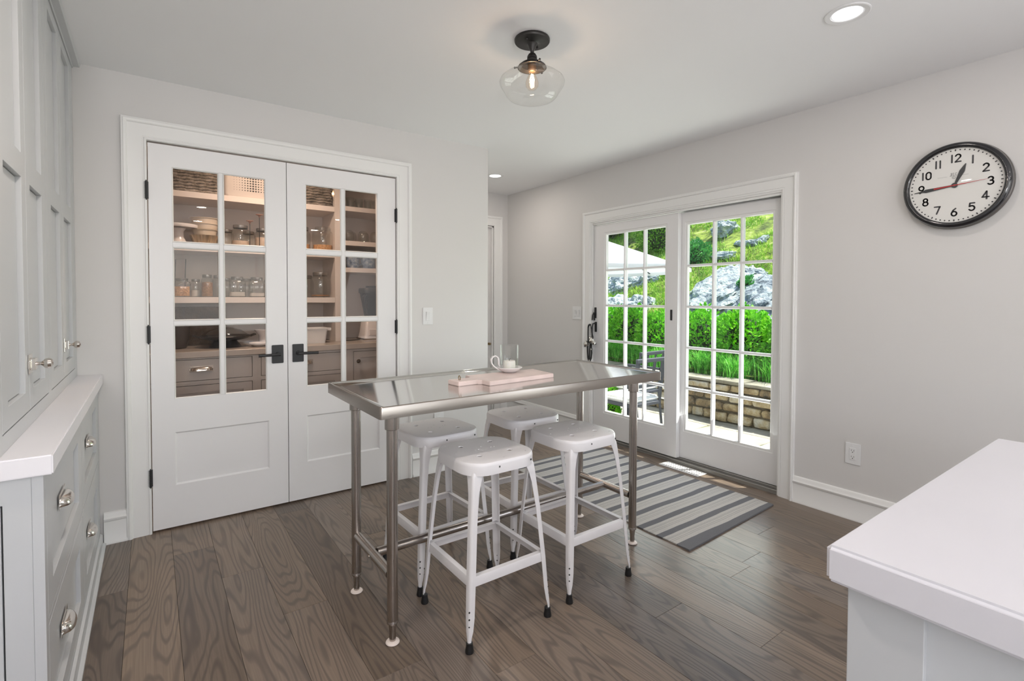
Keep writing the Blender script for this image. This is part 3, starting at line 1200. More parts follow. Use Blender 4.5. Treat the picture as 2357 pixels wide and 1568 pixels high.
b = MB().box(XL + .002, -.204, 1.698, YW - .001, .840, .890)
single('countertop', b, mat('lightened_quartz', (.84, .82, .85), .25, noise_amt=.015, nscale=2.2), 'narrow white quartz counter on the grey cabinets at left', 'countertop', (-.5, 2.5, .84), bevel=.003, seg=2)  # same quartz in a lighter colour, making up for weak light here

uc = thing('upper_cabinet', 'tall pale grey cupboard with shaker doors standing on the white counter', 'cabinet', (-.55, 2.5, .8905))
YU = 1.720
b = MB().box(XL + .002, XU - .028, YU, YW - .002, .8905, 2.44)
part('carcass', b, cab_m, uc)
T = plane_T('x+', XU)
UD = [(1.766, 2.124), (2.127, 2.478), (2.546, 2.901), (2.904, 3.268)]
RE = [(1.832, 2.061), (2.189, 2.405), (2.609, 2.834), (2.969, 3.207)]
b = MB(); b.T = T
slab(b, YU, YW - .002, .8905, 2.44, .022, [(UD[0][0] - .002, UD[1][1] + .002, .936, 2.432, None), (UD[2][0] - .002, UD[3][1] + .002, .936, 2.432, None)])
part('face_frame', b, cab_m, uc)
for i in range(4):
    a, c = UD[i]
    r0, r1 = RE[i]
    b = MB(); b.T = T
    groove(b, a, c, .939, 2.429, .026, [(r0, r1, 1.000, 1.641), (r0, r1, 1.713, 2.385)], .013)
    dr = part('cupboard_door', b, cab_m, uc, bevel=.0008)
    if i in (1, 3):
        yk = UD[i][0] + .0
        zk = 1.080
        b = MB(); b.T = T
        b.box(yk - .026, yk + .026, zk - .030, zk + .030, .0004, .004)
        b.box(yk - .018, yk + .020, zk - .018, zk + .018, .004, .016)
        b.box(yk - .034, yk - .024, zk - .012, zk + .012, .0004, .006)
        lt = part('latch', b, nickel_m, dr, bevel=.0012)
        me = MB().lathe([(.006, .010), (.0055, .026), (.0075, .030), (.014, .035), (.0165, .043), (.014, .051), (.006, .055), (0, .0555)], (0, 0, 0), 'x', 18).mesh()
        kb = link('knob', me, nickel_m, dr, ORIG[dr])
        me.transform(Matrix.Translation(Vector((XU, yk, zk)) - Vector(ORIG[dr])))
b = MB()
b.rings([[(x_, y, z_) for x_, z_ in ((XU + .0003, 2.432), (XU + .004, 2.432), (XU + .006, 2.440), (XU + .030, 2.440), (XU + .034, CEIL - .0005), (XU - .02, CEIL - .0005), (XU - .02, 2.4402))] for y in (YU - .03, YW - .002)])
part('crown', b, cab_m, uc)

# ================================================================== ISLAND
isl = thing('kitchen_island', 'pale grey island body with panelled side, right foreground', 'kitchen island', (1.4, -.4, 0))
IX, IY = .828, .338
b = MB().box(IX + .045, 1.814, -1.6, IY - .036, .0, .855)
part('carcass', b, cab_m, isl)
b = MB(); b.T = plane_T('x-', IX + .030)
slab(b, -1.6, IY - .020, .0, .857, .015, [(-.66, IY - .114, .09, .857 - .0, .009), (-1.5, -.76, .09, .857, .009)])
part('side_panel', b, cab_m, isl, bevel=.001)
b = MB(); b.T = Matrix(((-1, 0, 0, 0), (0, 0, 1, IY - .0202), (0, 1, 0, 0), (0, 0, 0, 1)))
slab(b, -1.815, -(IX + .0302), .0, .857, .015, [(-1.70, -(IX + .15), .09, .76, .009)])
part('end_panel', b, cab_m, isl, bevel=.001)
b = MB().box(IX, 1.845, -1.65, IY, .8580, .914)
single('island_countertop', b, quartz_m, 'thick white quartz worktop of the island, right foreground corner', 'countertop', (1.35, -.6, .858), bevel=.006, seg=3)

# ================================================================== STEEL TABLE
TX, TY = 1.383, 1.970
tb = thing('steel_prep_table', 'long stainless steel prep table with marine edge and tubular legs', 'table', (TX, TY, 0))
X0, X1, Y0, Y1 = .633, 2.133, 1.655, 2.285
ZT = .912


def rrect(x0, x1, y0, y1, r, n=5):
    pts = []
    for cx, cy_, a0 in ((x1 - r, y1 - r, 0), (x0 + r, y1 - r, PI / 2), (x0 + r, y0 + r, PI), (x1 - r, y0 + r, 1.5 * PI)):
        for k in range(n + 1):
            a = a0 + PI / 2 * k / n
            pts.append((cx + r * math.cos(a), cy_ + r * math.sin(a)))
    return pts


b = MB()
lv = [(0.0, .868), (0, .870), (0, ZT - .004), (.0012, ZT - .001), (.004, ZT), (.008, ZT - .0008), (.011, ZT - .003), (.030, ZT - .0085), (.036, ZT - .0095)]
rs = []
for d, z in lv:
    rs.append([(x_, y_, z) for x_, y_ in rrect(X0 + d, X1 - d, Y0 + d, Y1 - d, max(.010 - d * .2, .003), 3)])
b2 = MB()
b2.rings([r for r in rs[:5]], True, False, False)
part('skirt', b2, steel_skirt, tb, smooth=50)
b = MB()
b.rings(rs[4:], True, False, True)
part('tabletop', b, steel_top, tb, smooth=50)
b = MB().box(X0 + .004, X1 - .004, Y0 + .004, Y1 - .004, .868, .874)
part('underside', b, steel_skirt, tb)
legs = [(.720, 1.765), (.720, 2.168), (2.046, 1.765), (2.046, 2.168)]
for lx, ly in legs:
    b = MB().lathe([(.0, .075), (.0195, .075), (.0215, .078), (.0215, .083), (.0200, .086), (.0203, .09), (.0203, .868), (0, .868)], (lx, ly, 0), n=24)
    lg = part('leg', b, steel_leg, tb)
    b = MB().lathe([(.0205, .800), (.0262, .803), (.0266, .812), (.0266, .866), (.030, .868), (.0205, .868)], (lx, ly, 0), n=24)
    part('leg_socket', b, steel_leg, lg)
    b = MB().lathe([(0, .010), (.0115, .010), (.0125, .022), (.0115, .040), (.0140, .060), (.0145, .0749), (0, .0749)], (lx, ly, 0), n=18)
    part('adjuster', b, steel_leg, lg)
    b = MB().lathe([(0, .0005), (.024, .0005), (.026, .003), (.024, .007), (.014, .0099), (0, .0099)], (lx, ly, 0), n=20)
    part('glide', b, glide_m, lg)
for lx in (.720, 2.046):
    part('end_rail', MB().cyl((lx, 1.785, .252), (lx, 2.148, .252), .0185, 20), steel_rail, tb)
part('centre_rail', MB().cyl((.738, TY, .252), (2.028, TY, .252), .0185, 20), steel_rail, tb)
part('rail_bolt', MB().lathe([(0, 0), (.006, 0), (.006, .004), (.003, .007), (0, .007)], (.70, 1.967, .245), 'x', 10), nickel_m, tb)

# board and candle holder on the table
b = MB()
ZB = ZT - .0093
out = [(1.085, 1.912), (1.183, 1.915), (1.198, 1.900), (1.203, 1.845), (1.590, 1.870), (1.606, 2.055), (1.205, 2.060), (1.200, 2.010), (1.185, 1.996), (1.078, 1.996)]
c0 = Vector((1.3, 1.95))
b.prism(out, ZB, ZB + .019)
pink_m = mat('pink_marble', (.74, .60, .56), .35, noise_amt=.10, nscale=9)
brd = thing('serving_board', 'pale pink paddle serving board lying on the steel table', 'serving board', (1.35, 1.96, ZB))
part('board', b, pink_m, brd, bevel=.002, seg=2)
part('leather_loop', MB().ribbon([(1.112, 1.955, ZB + .017), (1.108, 1.953, ZB + .032), (1.112, 1.952, ZB + .040), (1.118, 1.953, ZB + .034), (1.118, 1.956, ZB + .017)], (.3, 1, 0), .008, .002), mat('tan_leather', (.25, .17, .08), .6), brd, smooth=60)
CX_, CY_ = 1.437, 2.028
ZD = ZB + .0192
ch = thing('candle_holder', 'white ceramic chamberstick with curled handle and white candle on pink board', 'candle holder', (CX_, CY_, ZD))
b = MB().lathe([(0, 0), (.028, 0), (.038, .004), (.054, .014), (.064, .024), (.063, .0265), (.052, .019), (.040, .013), (.030, .011), (0, .011)], (CX_, CY_, ZD), n=40)
part('saucer', b, ceramic_m, ch, smooth=50)
hd = Vector((-.80, .25, 0)).normalized()
cc = Vector((CX_, CY_, ZD))
pts = []
for q in ((.036, .006), (.060, .018), (.080, .032), (.092, .048), (.094, .064), (.086, .078), (.072, .083), (.060, .075), (.056, .060), (.056, .044), (.050, .030)):
    pts.append(cc + hd * q[0] + Vector((0, 0, q[1])))
side = Vector((0, 0, 1)).cross(hd)
part('curled_handle', MB().ribbon(pts, side, .020, .006), ceramic_m, ch, bevel=.0015, smooth=60)
b = MB().lathe([(0, 0), (.029, .0), (.031, .003), (.0305, .038), (.028, .046), (.022, .047), (.010, .044), (0, .0435)], (CX_, CY_, ZD + .0112), n=28)
part('candle', b, wax_m, ch, smooth=60)
part('wick', MB().tube([(CX_, CY_, ZD + .054), (CX_ + .001, CY_, ZD + .062), (CX_ + .005, CY_ - .002, ZD + .068)], .0012, 6), wick_m, ch)
b = MB().lathe([(.0445, 0), (.0445, .118), (.0425, .119), (.0415, .118), (.0415, .0)], (CX_, CY_, ZD + .0165), n=40)
part('glass_sleeve', b, glass_mat('sleeve_glass', (.985, .99, .985), 1.5, gain=1.5), ch, smooth=60)

# ================================================================== STOOLS
def make_stool():
    t = thing('counter_stool', 'stool', 'stool', (0, 0, 0), 'white metal stools around the steel table')
    H = .670
    S = .166

    def sq(s_, r, n=8):
        return rrect(-s_, s_, -s_, s_, r, n)
    b = MB()
    rs = []
    for s_, r, z in ((S, .094, H - .048), (S, .094, H - .014), (S - .0018, .0925, H - .007), (S - .0055, .089, H - .002), (S - .0125, .083, H)):
        rs.append([(x_, y_, z) for x_, y_ in sq(s_, r)])
    b.rings(rs, True, False, False)
    # underside lip
    rs2 = [[(x_, y_, z) for x_, y_ in sq(s_, r)] for s_, r, z in ((S, .094, H - .048), (S - .003, .091, H - .048), (S - .003, .091, H - .014), (S - .015, .080, H - .003))]
    b.rings(rs2, True, False, False)
    # perforated top
    outer = sq(S - .0125, .083)
    holes = []
    for a in (-1, 1):
        for c in (-1, 1):
            holes.append((a * .072, c * .073, .0115))
    for (a, c) in ((0, .030), (.030, 0), (0, -.030), (-.030, 0), (-.045, .0), (.045, 0), (.0, .135), (.0, -.135), (.135, 0), (-.135, 0), (.118, -.118), (-.118, .118)):
        holes.append((a, c, .0032))
    vs = [Vector(p) for p in outer]
    edges = [(i, (i + 1) % len(outer)) for i in range(len(outer))]
    rings_h = []
    for hx, hy, hr in holes:
        n = 16 if hr > .01 else 8
        st = len(vs)
        for k in range(n):
            vs.append(Vector((hx + hr * math.cos(2 * PI * k / n), hy + hr * math.sin(2 * PI * k / n))))
        edges += [(st + k, st + (k + 1) % n) for k in range(n)]
        rings_h.append((hx, hy, hr))
    res = delaunay_2d_cdt(vs, edges, [], 0, 1e-6)
    V, F = res[0], res[2]
    for z, _f in ((H, 1), (H - .003, 0)):
        vv = [b.v((p.x, p.y, z)) for p in V]
        for f in F:
            c = sum((V[i] for i in f), Vector((0, 0))) / len(f)
            if any((c.x - hx) ** 2 + (c.y - hy) ** 2 < (hr * .99) ** 2 for hx, hy, hr in rings_h):
                continue
            if not (abs(c.x) < S - .010 and abs(c.y) < S - .010) :
                continue
            b.face([vv[i] for i in f])
    for hx, hy, hr in rings_h:
        n = 16 if hr > .01 else 8
        b.rings([[(hx + rr_ * math.cos(2 * PI * k / n), hy + rr_ * math.sin(2 * PI * k / n), z) for k in range(n)] for rr_, z in ((hr, H), (hr * .9, H - .003))], True, False, False)
    part('seat', b, stool_m, t, smooth=35)
    # square rivet slots on the skirt
    for s_ in (-.04, .11):
        part('rivet_hole', MB().box(s_ - .0028, s_ + .0028, -S - .0006, -S + .001, H - .026, H - .019), slot_m, t)
    # legs : folded angle, tapering
    st = [(H - .030, .140, .044), (H - .050, .1455, .044), (H - .080, .1495, .036), (H - .12, .1535, .029), (.45, .164, .026), (.245, .180, .0255), (.12, .1875, .0235), (.075, .1905, .019), (.052, .191, .0125), (.030, .191, .0095)]
    for sx in (-1, 1):
        for sy_ in (-1, 1):
            b = MB()
            rs = []
            th = .0028
            for z, c, w in st:
                r = min(.011, w * .5)
                o_, i_ = [], []
                # outer corner at (c, c)
                pts = [(c, c - w), (c, c - r)]
                for k in range(1, 4):
                    a = PI / 2 * k / 4
                    pts.append((c - r + r * math.cos(a), c - r + r * math.sin(a)))
                pts += [(c - r, c), (c - w, c)]
                q = th
                pin = [(c - w, c - q), (c - r, c - q)]
                for k in (3, 2, 1):
                    a = PI / 2 * k / 4
                    pin.append((c - r + (r - q) * math.cos(a), c - r + (r - q) * math.sin(a)))
                pin += [(c - q, c - r), (c - q, c - w)]
                rs.append([(sx * px, sy_ * py, z) for px, py in pts + pin])
            b.rings(rs)
            lg = part('leg', b, stool_m, t, smooth=50)
            b = MB()
            cxx = .1835
            b.lathe([(.0, .0), (.0150, .0), (.0160, .004), (.0150, .012), (.0125, .026), (.0125, .036), (.0105, .038), (0, .038)], (sx * cxx, sy_ * cxx, 0), n=16)
            part('rubber_cap', b, rubber_m, lg)
            # row of small holes near the foot, on the -y facing corner
            for k in range(4):
                b = MB()
                z = .068 + k * .026
                c = .1835 + (.0045 if k == 0 else .003) + .0025
                cx1 = .1895 - k * .0006
                d = Vector((sx, sy_, 0)).normalized()
                p = Vector((sx, sy_, 0)) * (cx1 - .0055) + Vector((0, 0, z))
                b.cyl(p + d * .001, p + d * .0042, .0030, 8)
                part('pin_hole', b, slot_m, lg)
    # stretchers (angle irons) between the legs
    for k in range(4):
        b = MB()
        b.T = Matrix.Rotation(k * PI / 2, 4, 'Z')
        zc = .246
        w0 = .1795
        b.rings([[(x_, -w0 + .0028, zc - .018), (x_, -w0 + .0028, zc + .014), (x_, -w0 + .0045, zc + .018), (x_, -w0 + .024, zc + .018), (x_, -w0 + .024, zc + .0155), (x_, -w0 + .0075, zc + .0155), (x_, -w0 + .0056, zc + .013), (x_, -w0 + .0056, zc - .018)] for x_ in (-.172, .172)])
        part('stretcher', b, stool_m, t, smooth=50)
    return t


stool = make_stool()
SP = [((1.110, 1.737), 0, 'white metal stool nearest the camera, in front of the table'),
      ((1.608, 1.751), 0, 'white metal stool at the near side of table, closest to the rug'),
      ((1.112, 2.172), 2, 'white metal stool on far side of the table, nearer the pantry doors'),
      ((1.630, 2.177), -1.5, 'white metal stool on far side of the table, by the hall opening')]
for i, ((x_, y_), r_, lb) in enumerate(SP):
    if i == 0:
        stool['label'] = lb
        stool.location = (x_, y_, 0)
    else:
        dup(stool, (x_, y_, 0), math.radians(r_), lb)

# ================================================================== RUG
bm = bmesh.new()
RX0, RX1, RY0, RY1 = 2.213, 3.137, 1.535, 3.105
nx, ny = 30, 60
top = []
for j in range(ny + 1):
    row = []
    v_ = j / ny
    for i in range(nx + 1):
        u_ = i / nx
        xx = RX0 + (RX1 - RX0) * u_ + .010 * noise.noise(Vector((u_ * 2, v_ * 7, 3)))
        yy = RY0 + (RY1 - RY0) * v_ + .045 * u_ * (1 - v_) + .02 * (1 - u_) * v_ * 0 - .03 * (1 - v_) * 0
        zz = .0058 + .0022 * (noise.noise(Vector((xx * 5, yy * 9, 0))) + 1) * .5
        edge = min(u_, 1 - u_) * nx
        if j < 2:
            zz += .003
        if u_ < .07 and v_ > .45:
            zz += .003 * (noise.noise(Vector((yy * 30, 2, 1))) + .6)
        row.append((xx, yy, zz))
    top.append(row)
vt = [[bm.verts.new(p) for p in r] for r in top]
vb = [[bm.verts.new((p[0], p[1], .0008)) for p in r] for r in top]
for j in range(ny):
    for i in range(nx):
        bm.faces.new((vt[j][i], vt[j][i + 1], vt[j + 1][i + 1], vt[j + 1][i]))
for j in range(ny):
    for i in (0, nx):
        bm.faces.new((vt[j][i], vt[j + 1][i], vb[j + 1][i], vb[j][i]))
for i in range(nx):
    for j in (0, ny):
        bm.faces.new((vt[j][i], vb[j][i], vb[j][i + 1], vt[j][i + 1]))
b = MB(); b.bm.free(); b.bm = bm
rug = single('striped_rug', b, rug_mat(), 'grey and cream striped flat-woven rug on the floor at the garden door', 'rug', (RX0, RY0, 0), smooth=60)

# ================================================================== CLOCK
CKY, CKZ = .777, 1.857
clk = thing('wall_clock', 'large round wall clock with glossy black rim and white dial', 'clock', (XW, CKY, CKZ))
TC = plane_T('x-', XW)
b = MB()
b.lathe([(0, 0), (-0., 0)], n=3)
b = MB()


def lathe_wall(prof, n=72, cap=False):
    mb = MB()
    mb.T = Matrix(((0, 0, -1, XW), (1, 0, 0, CKY), (0, 1, 0, CKZ), (0, 0, 0, 1)))
    mb.lathe(prof, n=n)
    return mb


part('back_case', lathe_wall([(0, .001), (.205, .001), (.2145, .006), (.2155, .016), (.211, .026), (.203, .030), (.203, .034)]), mat('case_grey', (.16, .15, .14), .3, metal=.6), clk, smooth=50)
part('rim', lathe_wall([(.203, .030), (.2100, .034), (.2125, .042), (.209, .052), (.200, .059), (.192, .060), (.186, .055), (.184, .049), (.184, .040)]), mat('gloss_black', (.010, .010, .013), .10, coat=.6), clk, smooth=60)
part('dial', lathe_wall([(0, .043), (.1845, .043)]), mat('dial_white', (.74, .73, .70), .5), clk)
b = lathe_wall([(0, .0535), (.12, .0528), (.1855, .0505)])
part('crystal', b, glass_mat('clock_crystal', (1, 1, 1), 1.35), clk, smooth=60)
TD = Matrix(((0, 0, -1, XW), (-1, 0, 0, CKY), (0, 1, 0, CKZ), (0, 0, 0, 1)))   # u to the viewer's right
ZD_ = .0432


def stroke(mb, pts, w, z0=.0432, z1=.0440, closed=False):
    """rounded flat stroke through pts"""
    for i in range(len(pts) - (0 if closed else 1)):
        a, c = Vector(pts[i]), Vector(pts[(i + 1) % len(pts)])
        d = (c - a)
        L_ = d.length
        if L_ < 1e-6:
            continue
        d /= L_
        n_ = Vector((-d.y, d.x))
        o_ = []
        for k in range(7):
            an = PI / 2 + PI * k / 6
            o_.append(a + d * math.cos(an) * w / 2 + n_ * math.sin(an) * w / 2)
        for k in range(7):
            an = -PI / 2 + PI * k / 6
            o_.append(c + d * math.cos(an) * w / 2 + n_ * math.sin(an) * w / 2)
        top_ = [mb.v((p.x, p.y, z1)) for p in o_]
        mb.face(top_)
        bot_ = [mb.v((p.x, p.y, z0)) for p in o_]
        for k in range(14):
            mb.face([top_[k], bot_[k], bot_[(k + 1) % 14], top_[(k + 1) % 14]])


def arc(cx, cy_, rx, ry, a0, a1, n=10):
    return [(cx + rx * math.cos(math.radians(a0 + (a1 - a0) * k / n)), cy_ + ry * math.sin(math.radians(a0 + (a1 - a0) * k / n))) for k in range(n + 1)]


DG = {   # in a box 1 high (0..1), about .62 wide, centred on u=0
    '0': [arc(0, .70, .27, .30, 0, 180) + arc(0, .30, .27, .30, 180, 360) + [(.27, .70)]],
    '1': [[(0, 0), (0, 1)]],
    '2': [arc(0, .73, .27, .27, 165, -30) + [(-.28, 0), (.30, 0)]],
    '3': [arc(-.02, .755, .25, .245, 150, -90) + arc(-.02, .265, .29, .265, 90, -150)],
    '4': [[(.12, 0), (.12, 1), (-.32, .26), (.34, .26)]],
    '5': [[(.27, 1), (-.20, 1), (-.24, .56)] + arc(-.01, .32, .30, .32, 130, -150)],
    '6': [[(.16, 1.0)] + arc(0, .30, .28, .30, 160, 160 - 0, 1) + arc(0, .30, .28, .30, 160, 520, 18), [(.16, 1.0), (-.10, .78), (-.27, .40)]],
    '7': [[(-.30, 1), (.30, 1), (-.06, 0)]],
    '8': [arc(0, .75, .235, .24, -90, 270, 16), arc(0, .26, .285, .265, 90, 450, 16)],
    '9': [arc(0, .70, .28, .30, -20, 340, 18), [(-.16, 0), (.10, .22), (.27, .60)]],
}
DG['6'] = [arc(0, .30, .28, .30, 160, 520, 18), [(.16, 1.0), (-.10, .78), (-.27, .40)]]
num_m = mat('numeral_black', (.035, .035, .038), .5)
for hnum in range(1, 13):
    a = math.radians(90 - hnum * 30)
    R_ = .1340
    s_ = str(hnum)
    h_ = .036
    adv = .0215 if len(s_) > 1 else 0
    if s_ == '11':
        adv = .0165
    b = MB(); b.T = TD
    for q, chh in enumerate(s_):
        cx = R_ * math.cos(a) + (q - (len(s_) - 1) / 2) * adv - (.002 if s_ in ('10', '12') and q == 0 else 0)
        cy_ = R_ * math.sin(a) - h_ / 2
        for line in DG[chh]:
            stroke(b, [(cx + px * h_, cy_ + py * h_) for px, py in line], .0066)
    part('numeral', b, num_m, clk, smooth=20)
b = MB(); b.T = TD
for k in range(60):
    a = math.radians(90 - k * 6)
    c, s2 = math.cos(a), math.sin(a)
    if k % 5 == 0:
        o_ = [(c * r_ + s2 * w_, s2 * r_ - c * w_) for r_, w_ in ((.1700, -.0026), (.1700, .0026), (.1790, .0026), (.1790, -.0026))]
        b.prism(o_, .0432, .0440)
    else:
        stroke(b, [(c * .1745, s2 * .1745), (c * .1746, s2 * .1746)], .0064)
part('minute_track', b, num_m, clk, smooth=20)
# maker's mark : script letters over a circled c, with a hairline each side
b = MB(); b.T = TD
mx, my = -.004, .052
sc_ = .011
for line in ([(-1.4, -.4), (-.9, .2), (-.6, .9), (-1.0, 1.0), (-1.1, .6), (-.7, .2), (-.8, -.4), (-1.2, -.3)],
             [(.1, .9), (-.2, 1.0), (-.35, .7), (-.1, .45), (-.35, .2), (-.3, -.2), (.05, -.25), (.2, 0)],
             [(1.0, .85), (.75, 1.0), (.5, .6), (.5, 0), (.75, -.25), (1.1, 0)]):
    stroke(b, [(mx + p * sc_, my + q * sc_) for p, q in line], .0011, .0432, .0436)
stroke(b, [(mx + p, my - .012 + q) for p, q in arc(0, 0, .0065, .0065, 0, 350, 14)], .0010, .0432, .0436)
stroke(b, [(mx + p, my - .012 + q) for p, q in arc(0, 0, .0030, .0030, 50, 310, 8)], .0009, .0432, .0436)
stroke(b, [(-.068, .0475), (-.030, .0475)], .0006, .0432, .0435)
stroke(b, [(.020, .0475), (.052, .0475)], .0006, .0432, .0435)
part('dial_mark', b, num_m, clk, smooth=20)


def hand(ang, pts, z0, z1, m, name):
    mb = MB(); mb.T = TD
    a = math.radians(90 - ang)
    c, s2 = math.cos(a), math.sin(a)
    mb.prism([(c * r_ + s2 * w_, s2 * r_ - c * w_) for r_, w_ in pts], z0, z1)
    return part(name, mb, m, clk)


hand_m = mat('hand_black', (.03, .032, .035), .35)
hand(22.5, [(0, -.004), (.072, -.0105), (.082, -.0085), (.108, -.0020), (.110, 0), (.108, .0020), (.082, .0085), (.072, .0105), (0, .004)], .0455, .0463, hand_m, 'hour_hand')
hand(264.5, [(0, -.0035), (.115, -.0085), (.128, -.0035), (.163, -.0014), (.163, .0014), (.128, .0035), (.115, .0085), (0, .0035)], .0472, .0480, hand_m, 'minute_hand')
red_m = mat('red_enamel', (.45, .03, .03), .4)
hand(85.5, [(-.082, -.0036), (-.082, .0036), (-.005, .0024), (.125, .0005), (.125, -.0005), (-.005, -.0024)], .0488, .0493, red_m, 'second_hand')
b = MB(); b.T = TD
b.lathe([(.0125, .0440), (.0125, .0487), (0, .0488)], n=20)
part('hub', b, hand_m, clk)
b = MB(); b.T = TD
b.lathe([(.004, .0488), (.004, .0505), (0, .0508)], n=12)
part('hub_cap', b, red_m, clk)

# ================================================================== BELL STRAP on the door handle
st = thing('bell_strap', 'black leather strap with silver bells hanging on the garden door handle', 'bell strap', (XS - .05, 3.345, .90))
XB = XS - .060
P_ = lambda y, z, dx=0: (XB + dx, y, z)
part('strap', MB().ribbon([P_(3.376, 1.030), P_(3.366, 1.047, -.004), P_(3.350, 1.050, -.008), P_(3.336, 1.036, -.010), P_(3.322, .985, -.008), P_(3.312, .935, -.006), P_(3.318, .912, -.006), P_(3.345, .902, -.006), P_(3.366, .880, -.004)], [(1, .9, 0), (1, .9, .4), (1, .6, .6), (.7, .9, .3), (.3, 1, .2), (.3, 1, .2), (.3, .4, 1), (.2, .2, 1), (.3, .6, 1)], .024, .004), leather_m, st, smooth=60)
part('strap', MB().ribbon([P_(3.370, 1.046), P_(3.378, 1.02), P_(3.379, .96), P_(3.378, .90), P_(3.384, .86)], [(.3, 1, 0)] * 5, .022, .004), leather_m, st, smooth=60)
part('strap', MB().ribbon([P_(3.389, .85, .004), P_(3.388, .80, .004), P_(3.383, .74, .004), P_(3.368, .706, .004)], [(.2, 1, 0)] * 4, .024, .004), leather_m, st, smooth=60)
part('strap', MB().ribbon([P_(3.342, .91, .002), P_(3.352, .86, .002), P_(3.358, .80, .002), P_(3.362, .706, .002)], [(.2, 1, 0)] * 4, .020, .004), leather_m, st, smooth=60)
part('strap', MB().ribbon([P_(3.338, .905, -.004), P_(3.330, .85, -.004), P_(3.326, .79, -.004), P_(3.332, .745, -.004), P_(3.356, .706, -.004)], [(.2, 1, 0)] * 5, .024, .004), leather_m, st, smooth=60)


def bell(y, z, r, dx=0):
    mb = MB()
    mb.lathe([(0, -r), (r * .45, -r * .88), (r * .86, -r * .45), (r * .97, -r * .08), (r * 1.05, 0), (r * .97, r * .08), (r * .86, r * .45), (r * .45, r * .85), (r * .25, r), (r * .28, r * 1.2), (0, r * 1.25)], (XB + dx - .012, y, z), n=18)
    o = part('bell', mb, chrome_m, st, smooth=40)
    mb = MB()
    mb.box(XB + dx - .012 - r * 1.0, XB + dx - .012 + r * 1.0, y - r * .08, y + r * .08, z - r * .97, z - r * .5)
    part('bell_slot', mb, slot_m, o)


bell(3.388, .866, .026)
bell(3.318, .902, .026)
bell(3.290, .884, .017)
bell(3.338, .925, .014)
for yy, zz in ((3.330, .822), (3.353, .716)):
    part('rivet', MB().lathe([(.0, .0), (.009, 0), (.008, -.004), (0, -.006)], (XB - .006, yy, zz), 'x', 12), chrome_m, st)

# ================================================================== PANTRY CONTENTS
PFY = 4.110      # base cabinet face
PSY = 4.400      # shelf front
pb = thing('pantry_base_cabinet', 'taupe grey pantry base cabinet with drawers behind the glass doors', 'cabinet', (.6, 4.4, 0))
b = MB().box(-.745, 1.975, PFY + .022, YP - .002, .0, .868)
part('carcass', b, dark_m, pb)
T = plane_T('y-', PFY)
PD = [(-.03, .600, .712, .856, 'd'), (-.03, .600, .470, .676, 'd'), (-.03, .600, .10, .435, 'd'), (.664, 1.252, .712, .850, 'd'), (.664, 1.252, .470, .676, 'd'), (.664, 1.252, .10, .435, 'd'), (1.350, 1.90, .10, .846, 'c'), (-.70, -.09, .10, .856, 'c')]
b = MB(); b.T = T
slab(b, -.745, 1.975, .0, .868, .022, [(a - .0035, c + .0035, d - .0035, e + .0035, None) for a, c, d, e, _ in PD])
part('face_frame', b, pcab_m, pb)
for i, (a, c, d, e, kd) in enumerate(PD):
    b = MB(); b.T = T
    if kd == 'd' and d > .7:
        slab(b, a, c, d, e, .018)
    else:
        slab(b, a, c, d, e, .018, [(a + .055, c - .055, d + .05, e - .05, .008)])
    dw = part('drawer' if kd == 'd' else 'cupboard_door', b, pcab_m, pb)
    if kd == 'd':
        h, bp_ = cup_pull((a + c) / 2, (d + e) / 2, PFY, dw, .062, 1.05, 'y-')
        part('pull_backplate', bp_, nickel_m, dw)
    else:
        me = MB().lathe([(.006, 0), (.006, -.014), (.015, -.020), (.017, -.027), (.013, -.033), (0, -.034)], (0, 0, 0), 'y', 16).mesh()
        me.transform(Matrix.Translation(Vector((a + .032, PFY, .770)) - Vector(ORIG[dw])))
        link('knob', me, mat('aged_bronze', (.16, .12, .09), .3, metal=1), dw, ORIG[dw])
b = MB().box(-.745, 1.975, PFY - .012, YP - .002, .870, .914)
single('pantry_worktop', b, mat('pantry_stone', (.50, .45, .41), .22, noise_amt=.08, nscale=3), 'beige stone worktop on the pantry cabinets, behind the glass doors', 'countertop', (.6, 4.4, .87), bevel=.003)

sh = thing('pantry_shelving', 'cream painted pantry shelving around an upright post above worktop', 'shelving', (.6, 4.6, .914))
part('upright', MB().box(1.289, 1.341, PSY, YP - .002, .915, CEIL - .01), shelf_m, sh)
part('upright', MB().box(-.745, -.71, PSY, YP - .002, .915, CEIL - .01), shelf_m, sh)
part('upright', MB().box(1.94, 1.975, PSY, YP - .002, .915, CEIL - .01), shelf_m, sh)
for zt in (2.066, 1.675, 1.291):
    part('shelf', MB().box(-.709, 1.288, PSY + .002, YP - .003, zt - .044, zt), shelf_m, sh, bevel=.001)
for zt in (2.082, 1.784, 1.551):
    part('shelf', MB().box(1.342, 1.939, PSY + .002, YP - .003, zt - .040, zt), shelf_m, sh, bevel=.001)


def woven_mat():
    m = varied('seagrass', [(.10, .085, .07), (.27, .235, .20), (.44, .395, .35)], 22, .85, 5, .4, 60)
    return m


wv = woven_mat()


